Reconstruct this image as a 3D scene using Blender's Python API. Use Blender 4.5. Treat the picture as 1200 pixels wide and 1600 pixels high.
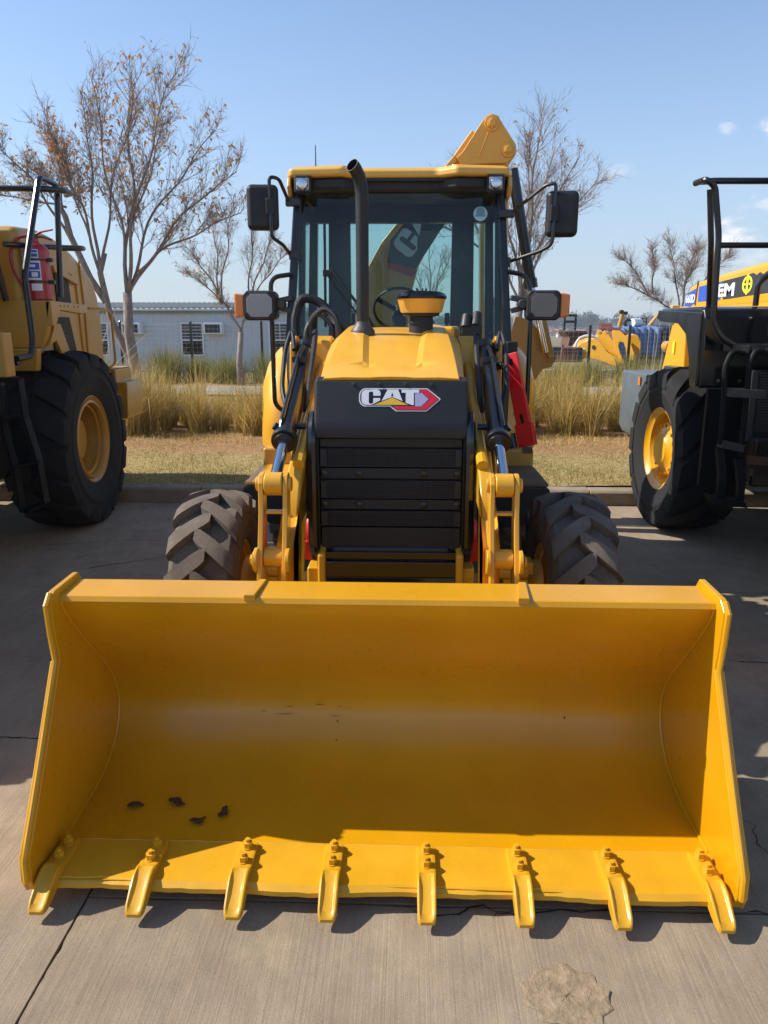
import bpy, bmesh, math, random
import numpy as np
from mathutils import Vector, Matrix, Euler
R = math.radians
for o in list(bpy.data.objects): bpy.data.objects.remove(o)
SC = bpy.context.scene
COL = SC.collection
# ------------------------------------------------------------ camera, sky, sun, exposure
cam_d = bpy.data.cameras.new('camera'); cam = bpy.data.objects.new('camera', cam_d); COL.objects.link(cam)
cam.location = (0, 0, 1.80); cam.rotation_euler = (R(76.0), 0, 0)
cam_d.sensor_fit = 'HORIZONTAL'; cam_d.sensor_width = 36.0; cam_d.lens = 35.4
cam_d.clip_start = 0.05; cam_d.clip_end = 6000
SC.camera = cam
SC.render.resolution_x = 768; SC.render.resolution_y = 1024
SUN = Vector((-1.13, 0.13, 1.0)).normalized()
world = bpy.data.worlds.new('World'); SC.world = world; world.use_nodes = True
wn = world.node_tree; wn.nodes.clear()
def wnode(t, **k):
    n = wn.nodes.new(t)
    for a, b in k.items(): setattr(n, a, b)
    return n
sky = wnode('ShaderNodeTexSky', sky_type='NISHITA')
sky.sun_disc = False; sky.sun_elevation = math.asin(SUN.z)
sky.sun_rotation = math.atan2(SUN.x, SUN.y) % (2*math.pi)
sky.altitude = 1500; sky.air_density = 1.0; sky.dust_density = 0.7; sky.ozone_density = 1.3
bg = wnode('ShaderNodeBackground'); bg.inputs[1].default_value = 0.135
# a few small fair-weather clouds low in the sky, all round
tc = wnode('ShaderNodeTexCoord'); acc = None
def wm(op, a, b=0.0, c=None):
    n = wnode('ShaderNodeMath', operation=op)
    for i, v in enumerate((a, b) if c is None else (a, b, c)):
        if isinstance(v, (int, float)): n.inputs[i].default_value = v
        else: wn.links.new(v, n.inputs[i])
    return n.outputs[0]
def wdot(v):
    n = wnode('ShaderNodeVectorMath', operation='DOT_PRODUCT'); wn.links.new(tc.outputs['Generated'], n.inputs[0]); n.inputs[1].default_value = v; return n.outputs['Value']
cn = wnode('ShaderNodeTexNoise'); cn.inputs['Scale'].default_value = 26.0; cn.inputs['Detail'].default_value = 8; cn.inputs['Roughness'].default_value = 0.62
cmp_ = wnode('ShaderNodeMapping'); cmp_.inputs['Scale'].default_value = (1, 1, 2.2); wn.links.new(tc.outputs['Generated'], cmp_.inputs[0]); wn.links.new(cmp_.outputs[0], cn.inputs[0])
for (az, el, a, b, dens) in ((23.4, 5.5, 3.0, 1.2, 1.2), (25.2, 7.5, 1.8, .9, .7), (25.0, 11.7, 1.5, .9, 1.0), (22.5, 11.8, 1.2, .55, .55), (15.6, 10.1, 1.6, .8, .35), (25.5, 4.3, 4.0, .8, .45), (36, 6.5, 5, 1.6, .9), (-38, 8, 5, 1.4, .7), (75, 9, 6, 2, .9), (120, 8, 6, 2, .9), (165, 10, 6, 2, .9), (-80, 8, 6, 2, .9), (-130, 9, 6, 2, .9)):
    az, el = R(az), R(el); d = Vector((math.sin(az)*math.cos(el), math.cos(az)*math.cos(el), math.sin(el))); tx_ = Vector((math.cos(az), -math.sin(az), 0)); tz_ = tx_.cross(d)
    if tz_.z < 0: tz_ = -tz_
    u = wm('DIVIDE', wdot(tx_), math.sin(R(a))); w = wm('DIVIDE', wm('SUBTRACT', wdot(tz_), 0.0), math.sin(R(b)))
    rr_ = wm('SQRT', wm('ADD', wm('MULTIPLY', u, u), wm('MULTIPLY', w, w)))
    val = wm('ADD', wm('SUBTRACT', 0.80, rr_), wm('MULTIPLY', wm('SUBTRACT', cn.outputs[0], 0.5), 3.4))
    val = wm('MULTIPLY', val, wm('GREATER_THAN', wdot(d), 0.9))
    n = wnode('ShaderNodeMapRange', interpolation_type='SMOOTHSTEP'); wn.links.new(val, n.inputs[0]); n.inputs[1].default_value = 0.0; n.inputs[2].default_value = 1.0; n.inputs[3].default_value = 0; n.inputs[4].default_value = dens*.8
    acc = n.outputs[0] if acc is None else wm('MAXIMUM', acc, n.outputs[0])
tint = wnode('ShaderNodeMix', data_type='RGBA', blend_type='MULTIPLY'); tint.inputs[0].default_value = 1.0; wn.links.new(sky.outputs[0], tint.inputs[6]); tint.inputs[7].default_value = (0.97, 1.03, 1.05, 1)
# pale grey haze layer lying along the whole horizon
sepw = wnode('ShaderNodeSeparateXYZ'); wn.links.new(tc.outputs['Generated'], sepw.inputs[0])
hr = wnode('ShaderNodeValToRGB'); hr.color_ramp.interpolation = 'B_SPLINE'; he = hr.color_ramp.elements; he[0].position = 0.0; he[0].color = (.88, .88, .88, 1); he[1].position = .40; he[1].color = (0, 0, 0, 1)
for p_, c_ in ((.10, .66), (.20, .34)): q_ = he.new(p_); q_.color = (c_, c_, c_, 1)
wn.links.new(sepw.outputs[2], hr.inputs[0])
hmix = wnode('ShaderNodeMix', data_type='RGBA'); wn.links.new(hr.outputs[0], hmix.inputs[0]); wn.links.new(tint.outputs[2], hmix.inputs[6]); hmix.inputs[7].default_value = (2.45, 2.78, 3.30, 1)
cmix = wnode('ShaderNodeMix', data_type='RGBA'); wn.links.new(acc, cmix.inputs[0])
wn.links.new(hmix.outputs[2], cmix.inputs[6]); cmix.inputs[7].default_value = (5.2, 5.2, 5.3, 1)
wn.links.new(cmix.outputs[2], bg.inputs[0])
wo = wnode('ShaderNodeOutputWorld'); wn.links.new(bg.outputs[0], wo.inputs[0])
sd = bpy.data.lights.new('sun', 'SUN'); sd.energy = 4.4; sd.angle = R(0.53); sd.color = (1.0, 0.945, 0.86)
sun = bpy.data.objects.new('sun', sd); COL.objects.link(sun); sun.rotation_euler = SUN.to_track_quat('Z', 'Y').to_euler()
SC.view_settings.view_transform = 'Standard'; SC.view_settings.look = 'None'
SC.view_settings.exposure = 0.57; SC.view_settings.gamma = 1.0; SC.view_settings.use_curve_mapping = False

# ------------------------------------------------------------ helpers
def V(*a): return Vector(a)
class MB:
    def __init__(s): s.v = []; s.f = []
    def add(s, vs, fs):
        o = len(s.v); s.v += [tuple(v) for v in vs]; s.f += [tuple(i+o for i in f) for f in fs]; return s
    def box(s, c, d, rot=None):
        hx, hy, hz = d[0]/2, d[1]/2, d[2]/2
        vs = [Vector((x, y, z)) for x in (-hx, hx) for y in (-hy, hy) for z in (-hz, hz)]
        if rot is not None: 
            m = Euler(rot).to_matrix() if not isinstance(rot, Matrix) else rot
            vs = [m @ v for v in vs]
        c = Vector(c)
        return s.add([v+c for v in vs], [(0,1,3,2),(4,6,7,5),(0,4,5,1),(2,3,7,6),(0,2,6,4),(1,5,7,3)])
    def bb(s, x0, x1, y0, y1, z0, z1):
        return s.box(((x0+x1)/2, (y0+y1)/2, (z0+z1)/2), (x1-x0, y1-y0, z1-z0))
    def beam(s, p0, p1, w, h, up=(0, 0, 1)):
        p0, p1 = Vector(p0), Vector(p1); d = (p1-p0); L = d.length; d.normalize()
        sx = d.cross(Vector(up)); sx.normalize(); sz = sx.cross(d)
        m = Matrix((sx, d, sz)).transposed()
        return s.box((p0+p1)/2, (w, L, h), m)
    def tube(s, pts, r, n=8, caps=True, closed=False):
        pts = [Vector(p) for p in pts]; N = len(pts)
        rr = r if isinstance(r, (list, tuple)) else [r]*N
        t = [(pts[min(i+1, N-1)]-pts[max(i-1, 0)]).normalized() for i in range(N)]
        a = Vector((0, 0, 1)) if abs(t[0].z) < 0.9 else Vector((1, 0, 0))
        u = (a - t[0]*a.dot(t[0])).normalized(); vs = []
        for i in range(N):
            u = (u - t[i]*u.dot(t[i])).normalized(); w = t[i].cross(u)
            for k in range(n):
                an = 2*math.pi*k/n; vs.append(pts[i]+(u*math.cos(an)+w*math.sin(an))*rr[i])
        fs = [(i*n+k, i*n+(k+1) % n, (i+1)*n+(k+1) % n, (i+1)*n+k) for i in range(N-1) for k in range(n)]
        if caps: fs += [tuple(range(n-1, -1, -1)), tuple((N-1)*n+k for k in range(n))]
        return s.add(vs, fs)
    def cyl(s, p0, p1, r0, r1=None, n=20): return s.tube([p0, p1], [r0, r0 if r1 is None else r1], n)
    def prism(s, poly, a, b, ax='x'):
        n = len(poly)
        def P(q, h): return {'x': (h, q[0], q[1]), 'y': (q[0], h, q[1]), 'z': (q[0], q[1], h)}[ax]
        vs = [P(q, a) for q in poly]+[P(q, b) for q in poly]
        fs = [tuple(range(n)), tuple(range(2*n-1, n-1, -1))]+[(i, i+n, (i+1) % n+n, (i+1) % n) for i in range(n)]
        return s.add(vs, fs)
    def lathe(s, prof, o=(0, 0, 0), ax='z', n=24, closed=False):
        o = Vector(o); vs = []
        for r, h in prof:
            for k in range(n):
                a = 2*math.pi*k/n; c, d = r*math.cos(a), r*math.sin(a)
                vs.append(o+Vector({'z': (c, d, h), 'x': (h, c, d), 'y': (d, h, c)}[ax]))
        m = len(prof); fs = []
        for i in range(m-1 if not closed else m):
            j = (i+1) % m
            fs += [(i*n+k, i*n+(k+1) % n, j*n+(k+1) % n, j*n+k) for k in range(n)]
        if not closed:
            fs += [tuple(range(n-1, -1, -1)), tuple((m-1)*n+k for k in range(n))]
        return s.add(vs, fs)
    def grid(s, rows):
        m = len(rows[0]); vs = [p for r in rows for p in r]
        return s.add(vs, [(i*m+j, i*m+j+1, (i+1)*m+j+1, (i+1)*m+j) for i in range(len(rows)-1) for j in range(m-1)])
    def hexbolt(s, p, d, r=0.015, h=0.012):
        p = Vector(p); d = Vector(d).normalized(); s.tube([p, p+d*0.003], r*1.5, 12); return s.tube([p, p+d*h], r, 6)
    def mesh(s, name, ang=35):
        me = bpy.data.meshes.new(name); me.from_pydata(s.v, [], s.f)
        bm = bmesh.new(); bm.from_mesh(me); bmesh.ops.recalc_face_normals(bm, faces=bm.faces); bm.to_mesh(me); bm.free()
        for p in me.polygons: p.use_smooth = True
        me.set_sharp_from_angle(angle=R(ang)); return me
    def clusters(s):
        n = len(s.v); par = list(range(n))
        def find(a):
            while par[a] != a: par[a] = par[par[a]]; a = par[a]
            return a
        for f in s.f:
            a = find(f[0])
            for b in f[1:]:
                b = find(b)
                if a != b: par[b] = a
        comp = {}
        for i in range(n): comp.setdefault(find(i), []).append(i)
        keys = list(comp)
        if len(keys) < 2: return None
        bbx = []
        for k in keys:
            A = np.array([s.v[i] for i in comp[k]]); bbx.append((A.min(0)-.002, A.max(0)+.002))
        q = list(range(len(keys)))
        def fq(a):
            while q[a] != a: a = q[a]
            return a
        for i in range(len(keys)):
            for j in range(i):
                if np.all(bbx[i][0] <= bbx[j][1]) and np.all(bbx[j][0] <= bbx[i][1]):
                    a, b = fq(i), fq(j)
                    if a != b: q[max(a, b)] = min(a, b)
        cid = {k: fq(i) for i, k in enumerate(keys)}
        if len(set(cid.values())) < 2: return None
        out = {}
        for f in s.f: out.setdefault(cid[find(f[0])], []).append(f)
        res = []
        for fs in out.values():
            idx = sorted({i for f in fs for i in f}); mp = {i: k for k, i in enumerate(idx)}
            r = MB(); r.v = [s.v[i] for i in idx]; r.f = [tuple(mp[i] for i in f) for f in fs]; res.append(r)
        return res
    def build(s, name, mat, parent=None, bevel=0, seg=2, ang=35, join=False):
        # pieces that do not touch each other become parts of their own
        cs = None if (join or parent is None) else s.clusters()
        if cs:
            os_ = [link(name, c.mesh(name, ang), mat, parent, bevel, seg) for c in cs]
            return os_[0]
        o = link(name, s.mesh(name, ang), mat, parent, bevel, seg)
        if join: o['kind'] = 'stuff'
        return o
def link(name, me, mat, parent=None, bevel=0, seg=2):
    o = bpy.data.objects.new(name, me); COL.objects.link(o)
    if mat is not None and not me.materials: me.materials.append(mat)
    if parent is not None: o.parent = parent
    if bevel:
        b = o.modifiers.new('bevel', 'BEVEL'); b.width = bevel; b.segments = seg; b.limit_method = 'ANGLE'; b.angle_limit = R(30); b.harden_normals = True
    return o
def fillet(pts, r, k=5):
    pts = [Vector(p) for p in pts]; out = [pts[0]]
    for i in range(1, len(pts)-1):
        a, b, c = pts[i-1], pts[i], pts[i+1]
        d0, d1 = (a-b), (c-b); q = min(r, d0.length*.45, d1.length*.45); p0 = b+d0.normalized()*q; p1 = b+d1.normalized()*q
        for j in range(k+1):
            t = j/k; out.append(p0*(1-t)**2+b*2*t*(1-t)+p1*t*t)
    return out+[pts[-1]]
def tag(o, label, cat=None, group=None, kind=None):
    if label: o['label'] = label
    if cat: o['category'] = cat
    if group: o['group'] = group
    if kind: o['kind'] = kind
    return o
def empty(name, label, cat, loc=(0, 0, 0), rz=0, group=None):
    o = bpy.data.objects.new(name, None); COL.objects.link(o); o.location = loc; o.rotation_euler = (0, 0, rz); o.empty_display_size = .2
    return tag(o, label, cat, group)
def struct(o): o['kind'] = 'structure'; return o
def np_mesh(name, verts, quads=None, tris=None, mats=(), mi=None, smooth=False):
    me = bpy.data.meshes.new(name); nv = len(verts)
    me.vertices.add(nv); me.vertices.foreach_set('co', np.asarray(verts, np.float32).ravel())
    fl = []; st = []; tot = []; c = 0
    for arr, k in ((quads, 4), (tris, 3)):
        if arr is None or len(arr) == 0: continue
        arr = np.asarray(arr, np.int32); fl.append(arr.ravel()); st.append(c+np.arange(len(arr))*k); tot.append(np.full(len(arr), k)); c += arr.size
    fl = np.concatenate(fl); st = np.concatenate(st).astype(np.int32)
    me.loops.add(len(fl)); me.loops.foreach_set('vertex_index', fl)
    me.polygons.add(len(st)); me.polygons.foreach_set('loop_start', st)
    try: me.polygons.foreach_set('loop_total', np.concatenate(tot).astype(np.int32))
    except Exception: pass
    for m in mats: me.materials.append(m)
    if mi is not None: me.polygons.foreach_set('material_index', np.asarray(mi, np.int32))
    if smooth: me.polygons.foreach_set('use_smooth', np.ones(len(st), bool))
    me.update(calc_edges=True); me.validate(); return me
def text_mesh(s, size, off=0.0, extrude=0.0008, shear=0.0):
    c = bpy.data.curves.new('t', 'FONT'); c.body = s; c.size = size; c.offset = off; c.extrude = extrude; c.shear = shear
    c.align_x = 'CENTER'; c.align_y = 'CENTER'
    o = bpy.data.objects.new('t', c); COL.objects.link(o)
    dg = bpy.context.evaluated_depsgraph_get(); me = bpy.data.meshes.new_from_object(o.evaluated_get(dg))
    bpy.data.objects.remove(o); bpy.data.curves.remove(c); me.materials.clear(); return me
# ------------------------------------------------------------ materials
class NT:
    def __init__(s, name):
        s.m = bpy.data.materials.new(name); s.m.use_nodes = True; s.t = s.m.node_tree; s.t.nodes.clear()
        s.out = s.n('ShaderNodeOutputMaterial')
    def n(s, t, **k):
        x = s.t.nodes.new(t)
        for a, b in k.items(): setattr(x, a, b)
        return x
    def l(s, a, b): s.t.links.new(a, b)
    def coord(s, scale=(1, 1, 1), loc=(0, 0, 0), which='Object'):
        c = s.n('ShaderNodeTexCoord'); m = s.n('ShaderNodeMapping'); m.inputs['Scale'].default_value = scale; m.inputs['Location'].default_value = loc
        s.l(c.outputs[which], m.inputs[0]); return m.outputs[0]
    def noise(s, vec, scale, det=4, rough=.55, dist=0):
        x = s.n('ShaderNodeTexNoise'); x.inputs['Scale'].default_value = scale; x.inputs['Detail'].default_value = det
        x.inputs['Roughness'].default_value = rough; x.inputs['Distortion'].default_value = dist
        if vec is not None: s.l(vec, x.inputs[0])
        return x.outputs[0]
    def ramp(s, fac, stops):
        x = s.n('ShaderNodeValToRGB'); e = x.color_ramp.elements
        while len(e) < len(stops): e.new(.5)
        for i, (p, c) in enumerate(stops):
            e[i].position = p; e[i].color = (c, c, c, 1) if not isinstance(c, (tuple, list)) else (*c, 1)
        s.l(fac, x.inputs[0]); return x.outputs[0]
    def mix(s, fac, a, b, blend='MIX'):
        x = s.n('ShaderNodeMix', data_type='RGBA', blend_type=blend)
        for i, v in ((0, fac), (6, a), (7, b)):
            if isinstance(v, (int, float)): x.inputs[i].default_value = v if i == 0 else (v, v, v, 1)
            elif isinstance(v, (tuple, list)): x.inputs[i].default_value = (*v, 1)
            else: s.l(v, x.inputs[i])
        return x.outputs[2]
    def math(s, op, a, b=0.0):
        x = s.n('ShaderNodeMath', operation=op)
        for i, v in ((0, a), (1, b)):
            if isinstance(v, (int, float)): x.inputs[i].default_value = v
            else: s.l(v, x.inputs[i])
        return x.outputs[0]
    def bump(s, h, strength, dist=.01, prev=None):
        x = s.n('ShaderNodeBump'); x.inputs['Strength'].default_value = strength; x.inputs['Distance'].default_value = dist; s.l(h, x.inputs['Height'])
        if prev is not None: s.l(prev, x.inputs['Normal'])
        return x.outputs[0]
    def principled(s, base=None, rough=.5, metal=0, normal=None, coat=0, coat_r=.1, spec=.5, **k):
        p = s.n('ShaderNodeBsdfPrincipled')
        def put(nm, v):
            if v is None: return
            if hasattr(v, 'is_linked') or hasattr(v, 'links'): s.l(v, p.inputs[nm])
            elif isinstance(v, (tuple, list)): p.inputs[nm].default_value = (*v, 1) if len(v) == 3 else v
            else: p.inputs[nm].default_value = v
        put('Base Color', base); put('Roughness', rough); put('Metallic', metal); put('Coat Weight', coat); put('Coat Roughness', coat_r); put('Specular IOR Level', spec)
        if normal is not None: s.l(normal, p.inputs['Normal'])
        for a, b in k.items(): put(a.replace('_', ' '), b)
        s.l(p.outputs[0], s.out.inputs[0]); s.p = p; return s.m
def paint(name, col, rough=.4, metal=0, coat=0.0, dust=.0, dustcol=(.30, .25, .19), var=.10, scale=3.0, peel=.03, wear=0, wearcol=(.05, .04, .035), spec=.5):
    t = NT(name); c = t.coord()
    n1 = t.noise(c, scale, 6, .6)
    f = t.ramp(n1, [(.3, 1-var), (.7, 1.0)])
    base = t.mix(1.0, col, f, 'MULTIPLY')
    if dust:
        n2 = t.noise(c, 2.1, 8, .68); n3 = t.noise(c, 45, 3, .6)
        d = t.math('MULTIPLY', t.ramp(n2, [(.35, 0), (.75, dust)]), t.ramp(n3, [(.3, .55), (.7, 1.0)]))
        base = t.mix(d, base, dustcol)
    if wear:
        n4 = t.noise(c, 38, 6, .7); w = t.ramp(n4, [(.68, 0), (.72, wear)])
        n5 = t.noise(c, 1.7, 3, .5); w = t.math('MULTIPLY', w, t.ramp(n5, [(.45, 0), (.6, 1)]))
        base = t.mix(w, base, wearcol)
    rr = t.ramp(t.noise(c, 6, 5, .6), [(.3, max(.03, rough-.07)), (.75, min(1, rough+.12+dust*.3))])
    nb = t.bump(t.noise(c, 130, 2, .5), peel, .004) if peel else None
    return t.principled(base, rr, metal, nb, coat, .12, spec)
M = {}
M['yellow'] = paint('machine_yellow', (.86, .43, .034), .33, coat=.3, dust=.05, var=.08)
M['bucket'] = paint('bucket_yellow_shaded', (.67, .312, .0015), .30, coat=.3, dust=.04, dustcol=(.36, .27, .12), var=.16, scale=2.2, peel=.12, wear=.45, wearcol=(.16, .085, .02))  # same paint as the lip; the shaded interior's deeper orange is in the colour
M['lip'] = paint('bucket_yellow_lit', (.70, .35, .010), .40, coat=.2, dust=.04, dustcol=(.36, .27, .14), var=.16, scale=7, peel=.12, wear=.8)  # the bucket's paint in its sunlit tone, with more wear
M['arm'] = paint('arm_yellow', (.74, .36, .010), .34, coat=.35, dust=.10, var=.12)
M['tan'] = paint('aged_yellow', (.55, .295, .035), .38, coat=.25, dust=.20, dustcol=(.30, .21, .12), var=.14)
M['dirty'] = paint('muddy_step', (.17, .115, .055), .8, dust=.5, dustcol=(.24, .18, .12), var=.3)
M['semyellow'] = paint('loader_yellow', (.82, .40, .008), .32, coat=.4, dust=.08, var=.08)
M['cream'] = paint('roof_yellow', (.84, .45, .06), .36, coat=.3, dust=.12)
M['black'] = paint('black_paint', (.009, .010, .012), .30, coat=.2, dust=.05, dustcol=(.08, .075, .07), var=.3)
M['gloss'] = paint('gloss_black', (.008, .009, .010), .16, coat=.4, dust=.04, dustcol=(.06, .055, .05), peel=.02)
M['matt'] = paint('matt_black_plastic', (.013, .014, .016), .5, dust=.14, dustcol=(.07, .066, .062), peel=.15)
M['ladder'] = paint('worn_black_steel', (.006, .0065, .007), .6, dust=.06, dustcol=(.05, .045, .04), spec=.2)
M['steel'] = paint('dark_steel', (.07, .07, .075), .45, metal=.6, dust=.3)
M['rust'] = paint('rusty_steel', (.14, .06, .035), .8, dust=.4, dustcol=(.25, .14, .08), var=.4)
M['chrome'] = paint('chrome_rod', (.62, .66, .72), .12, metal=1.0, var=.08, peel=0)
M['red'] = paint('red_paint', (.72, .012, .014), .35, coat=.35, var=.10)
M['extred'] = paint('extinguisher_red', (.42, .016, .018), .30, coat=.4, var=.10)
M['maroon'] = paint('maroon_primer', (.16, .03, .03), .65, dust=.3)
M['greyblue'] = paint('grey_blue_paint', (.10, .13, .155), .42, dust=.35, dustcol=(.24, .27, .28), var=.25, scale=5)
M['white'] = paint('white_paint', (.78, .79, .80), .45, var=.05, peel=0)
M['whited'] = paint('decal_white', (.80, .81, .84), .35, var=.04, peel=0)
M['redd'] = paint('decal_red', (.70, .02, .045), .35, var=.05, peel=0)
M['yeld'] = paint('decal_yellow', (.85, .50, .05), .35, var=.05, peel=0)
M['blued'] = paint('decal_blue', (.030, .10, .48), .4, var=.08, peel=0)
M['grayd'] = paint('decal_dark_grey', (.035, .038, .042), .45, var=.1, peel=0)
M['limed'] = paint('emblem_yellow', (.80, .78, .03), .4, var=.05, peel=0)
M['lavd'] = paint('decal_lavender', (.42, .42, .66), .4, var=.05, peel=0)
M['navy'] = paint('tarp_navy', (.012, .02, .055), .6, var=.3, dust=.25)
M['tarp'] = paint('tarp_blue', (.07, .16, .36), .5, var=.35, dust=.35, dustcol=(.45, .5, .55))
M['beam'] = paint('weathered_concrete', (.36, .35, .33), .85, var=.25, dust=.3)
def rubber(name, col, dustcol, amt):
    t = NT(name); c = t.coord()
    n = t.ramp(t.noise(c, 5, 8, .65), [(.25, amt*.35), (.7, amt)])
    f = t.ramp(t.noise(c, 90, 3, .6), [(.3, .7), (.7, 1)])
    base = t.mix(t.math('MULTIPLY', n, f), col, dustcol)
    nb = t.bump(t.noise(c, 120, 4, .6), .35, .004)
    return t.principled(base, .82, 0, nb, spec=.3)
M['rubber'] = rubber('dusty_rubber', (.022, .020, .018), (.21, .165, .125), .95)
M['rubber2'] = rubber('loader_rubber', (.010, .0105, .0115), (.06, .056, .054), .30)
def glassmat(name, tint, refl=1.0, dirt=.06):
    t = NT(name); c = t.coord()
    tr = t.n('ShaderNodeBsdfTransparent'); tr.inputs[0].default_value = (*tint, 1)
    gl = t.n('ShaderNodeBsdfGlossy'); gl.inputs['Roughness'].default_value = .02
    fr = t.n('ShaderNodeFresnel'); fr.inputs[0].default_value = 1.52
    k = t.math('MULTIPLY', fr.outputs[0], refl)
    mx = t.n('ShaderNodeMixShader'); t.l(k, mx.inputs[0]); t.l(tr.outputs[0], mx.inputs[1]); t.l(gl.outputs[0], mx.inputs[2])
    df = t.n('ShaderNodeBsdfDiffuse'); df.inputs[0].default_value = (.42, .42, .40, 1)
    d = t.ramp(t.noise(c, 3, 7, .7), [(.35, dirt*.25), (.8, dirt*1.6)])
    m2 = t.n('ShaderNodeMixShader'); t.l(d, m2.inputs[0]); t.l(mx.outputs[0], m2.inputs[1]); t.l(df.outputs[0], m2.inputs[2])
    t.l(m2.outputs[0], t.out.inputs[0]); return t.m
M['glass'] = glassmat('cab_glass', (.66, .83, .80), 1.0, .035)
M['glassd'] = glassmat('window_glass', (.10, .12, .13), 1.3, .05)
def lens(name, col, rough=.15):
    t = NT(name); c = t.coord(); w = t.n('ShaderNodeTexWave'); w.inputs['Scale'].default_value = 60; w.inputs['Distortion'].default_value = .5; t.l(c, w.inputs[0])
    nb = t.bump(w.outputs[1], .4, .003)
    return t.principled(col, rough, 0, nb, .6, .05)
M['lens'] = lens('lamp_lens', (.30, .30, .31), .12)
M['lensd'] = lens('lamp_lens_brown', (.16, .13, .12), .2)  # darker, browner lens for the right headlight
M['orange'] = lens('orange_lens', (.85, .22, .012), .2)
def perf(name, col, sc=150):
    t = NT(name); c = t.coord((1, 1, 1)); v = t.n('ShaderNodeTexVoronoi'); v.inputs['Scale'].default_value = sc; v.inputs['Randomness'].default_value = 0
    t.l(c, v.inputs[0]); h = t.ramp(v.outputs['Distance'], [(.36, 0), (.44, 1)])
    base = t.mix(h, (.003, .003, .003), col); nb = t.bump(h, .6, .004)
    return t.principled(base, .55, 0, nb, 0, spec=.3)
M['perf'] = perf('perforated_black', (.024, .0245, .026), 88)
M['perft'] = perf('perforated_tan', (.055, .038, .024), 60)
def concrete():
    t = NT('brushed_concrete'); c = t.coord()
    big = t.noise(c, .55, 6, .6); mid = t.noise(c, 3.2, 8, .66); fine = t.noise(c, 60, 4, .65)
    st = t.noise(t.coord((1, .012, 1)), 75, 5, .72, .0); st2 = t.noise(t.coord((1, .03, 1), (3, 1, 0)), 190, 3, .6)
    col = t.mix(t.ramp(big, [(.3, 0), (.7, 1)]), (.305, .232, .155), (.38, .295, .205))
    col = t.mix(t.ramp(mid, [(.38, .55), (.62, 0)]), col, (.245, .185, .124))
    col = t.mix(t.math('MULTIPLY', t.ramp(st, [(.30, .65), (.50, 0)]), t.ramp(big, [(.3, .9), (.75, .5)])), col, (.21, .165, .12))
    col = t.mix(t.ramp(st2, [(.3, .4), (.5, 0)]), col, (.24, .19, .135))
    col = t.mix(t.ramp(fine, [(.66, 0), (.75, .6)]), col, (.14, .12, .10))
    stn = t.noise(t.coord((1, 1, 1), (7, 2, 0)), 1.3, 5, .6); col = t.mix(t.ramp(stn, [(.56, 0), (.70, .45)]), col, (.17, .14, .115))
    lt = t.noise(t.coord((1, 1, 1), (1, 9, 3)), 2.3, 7, .68); col = t.mix(t.ramp(lt, [(.58, 0), (.72, .5)]), col, (.45, .345, .22))
    spk = t.noise(c, 24, 3, .5); col = t.mix(t.ramp(spk, [(.74, 0), (.78, .55)]), col, (.07, .06, .05))
    gr = t.noise(c, 210, 3, .7); col = t.mix(1.0, col, t.ramp(gr, [(.3, .80), (.7, 1.14)]), 'MULTIPLY')
    md = t.noise(t.coord((1, .6, 1), (4, 4, 0)), 9, 7, .72); col = t.mix(1.0, col, t.ramp(md, [(.32, .84), (.66, 1.08)]), 'MULTIPLY')
    oi = t.n('ShaderNodeObjectInfo'); col = t.mix(1.0, col, t.ramp(oi.outputs['Random'], [(0, .93), (1, 1.04)]), 'MULTIPLY')
    b = t.bump(st, .55, .006); b = t.bump(fine, .35, .004, b); b = t.bump(mid, .25, .01, b)
    return t.principled(col, .88, 0, b, spec=.25)
M['concrete'] = concrete()
def patchmat():
    t = NT('rough_patch'); c = t.coord(); n = t.noise(c, 18, 8, .7); v = t.noise(c, 60, 5, .7)
    col = t.ramp(n, [(.25, (.22, .165, .105)), (.5, (.32, .238, .15)), (.75, (.46, .36, .24))])
    b = t.bump(n, .8, .02); b = t.bump(v, .5, .008, b); return t.principled(col, .92, 0, b, spec=.2)
M['patch'] = patchmat()
M['crack'] = paint('crack_dirt', (.030, .024, .018), .95, var=.5, scale=60, peel=0, spec=.1)
M['joint'] = paint('joint_dirt', (.045, .036, .028), .95, var=.5, scale=30, peel=0, spec=.1)
def kerbm():
    t = NT('kerb_concrete'); c = t.coord(); n = t.noise(c, 4, 8, .65); v = t.noise(c, 80, 4, .6)
    col = t.mix(t.ramp(n, [(.3, 0), (.7, 1)]), (.22, .175, .125), (.34, .275, .20)); col = t.mix(t.ramp(v, [(.62, 0), (.75, .5)]), col, (.12, .10, .09))
    return t.principled(col, .9, 0, t.bump(v, .4, .005), spec=.2)
M['kerb'] = kerbm()
def lawnm():
    t = NT('dry_lawn'); c = t.coord(); n = t.noise(c, .9, 6, .6); f = t.noise(c, 14, 8, .72); g = t.noise(c, 70, 4, .7)
    col = t.mix(t.ramp(n, [(.35, 0), (.65, 1)]), (.25, .20, .065), (.44, .31, .125))
    col = t.mix(t.ramp(f, [(.42, 0), (.62, .9)]), col, (.54, .41, .20)); col = t.mix(t.ramp(f, [(.30, .75), (.44, 0)]), col, (.13, .13, .035)); col = t.mix(t.ramp(g, [(.34, .75), (.52, 0)]), col, (.07, .055, .025))
    sp = t.n('ShaderNodeSeparateXYZ'); t.l(t.coord(), sp.inputs[0])
    y = t.math('ADD', sp.outputs[1], t.math('MULTIPLY', t.noise(c, 2.2, 5, .6), 1.0))
    soil = t.ramp(t.math('DIVIDE', t.math('SUBTRACT', y, 7.9), 1.2), [(0, 0), (.7, .92)])
    col = t.mix(soil, col, t.mix(t.ramp(f, [(.3, 0), (.7, 1)]), (.26, .125, .06), (.42, .25, .13)))
    b = t.bump(f, .6, .03); b = t.bump(g, .5, .02, b); return t.principled(col, .95, 0, b, spec=.1)
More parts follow.
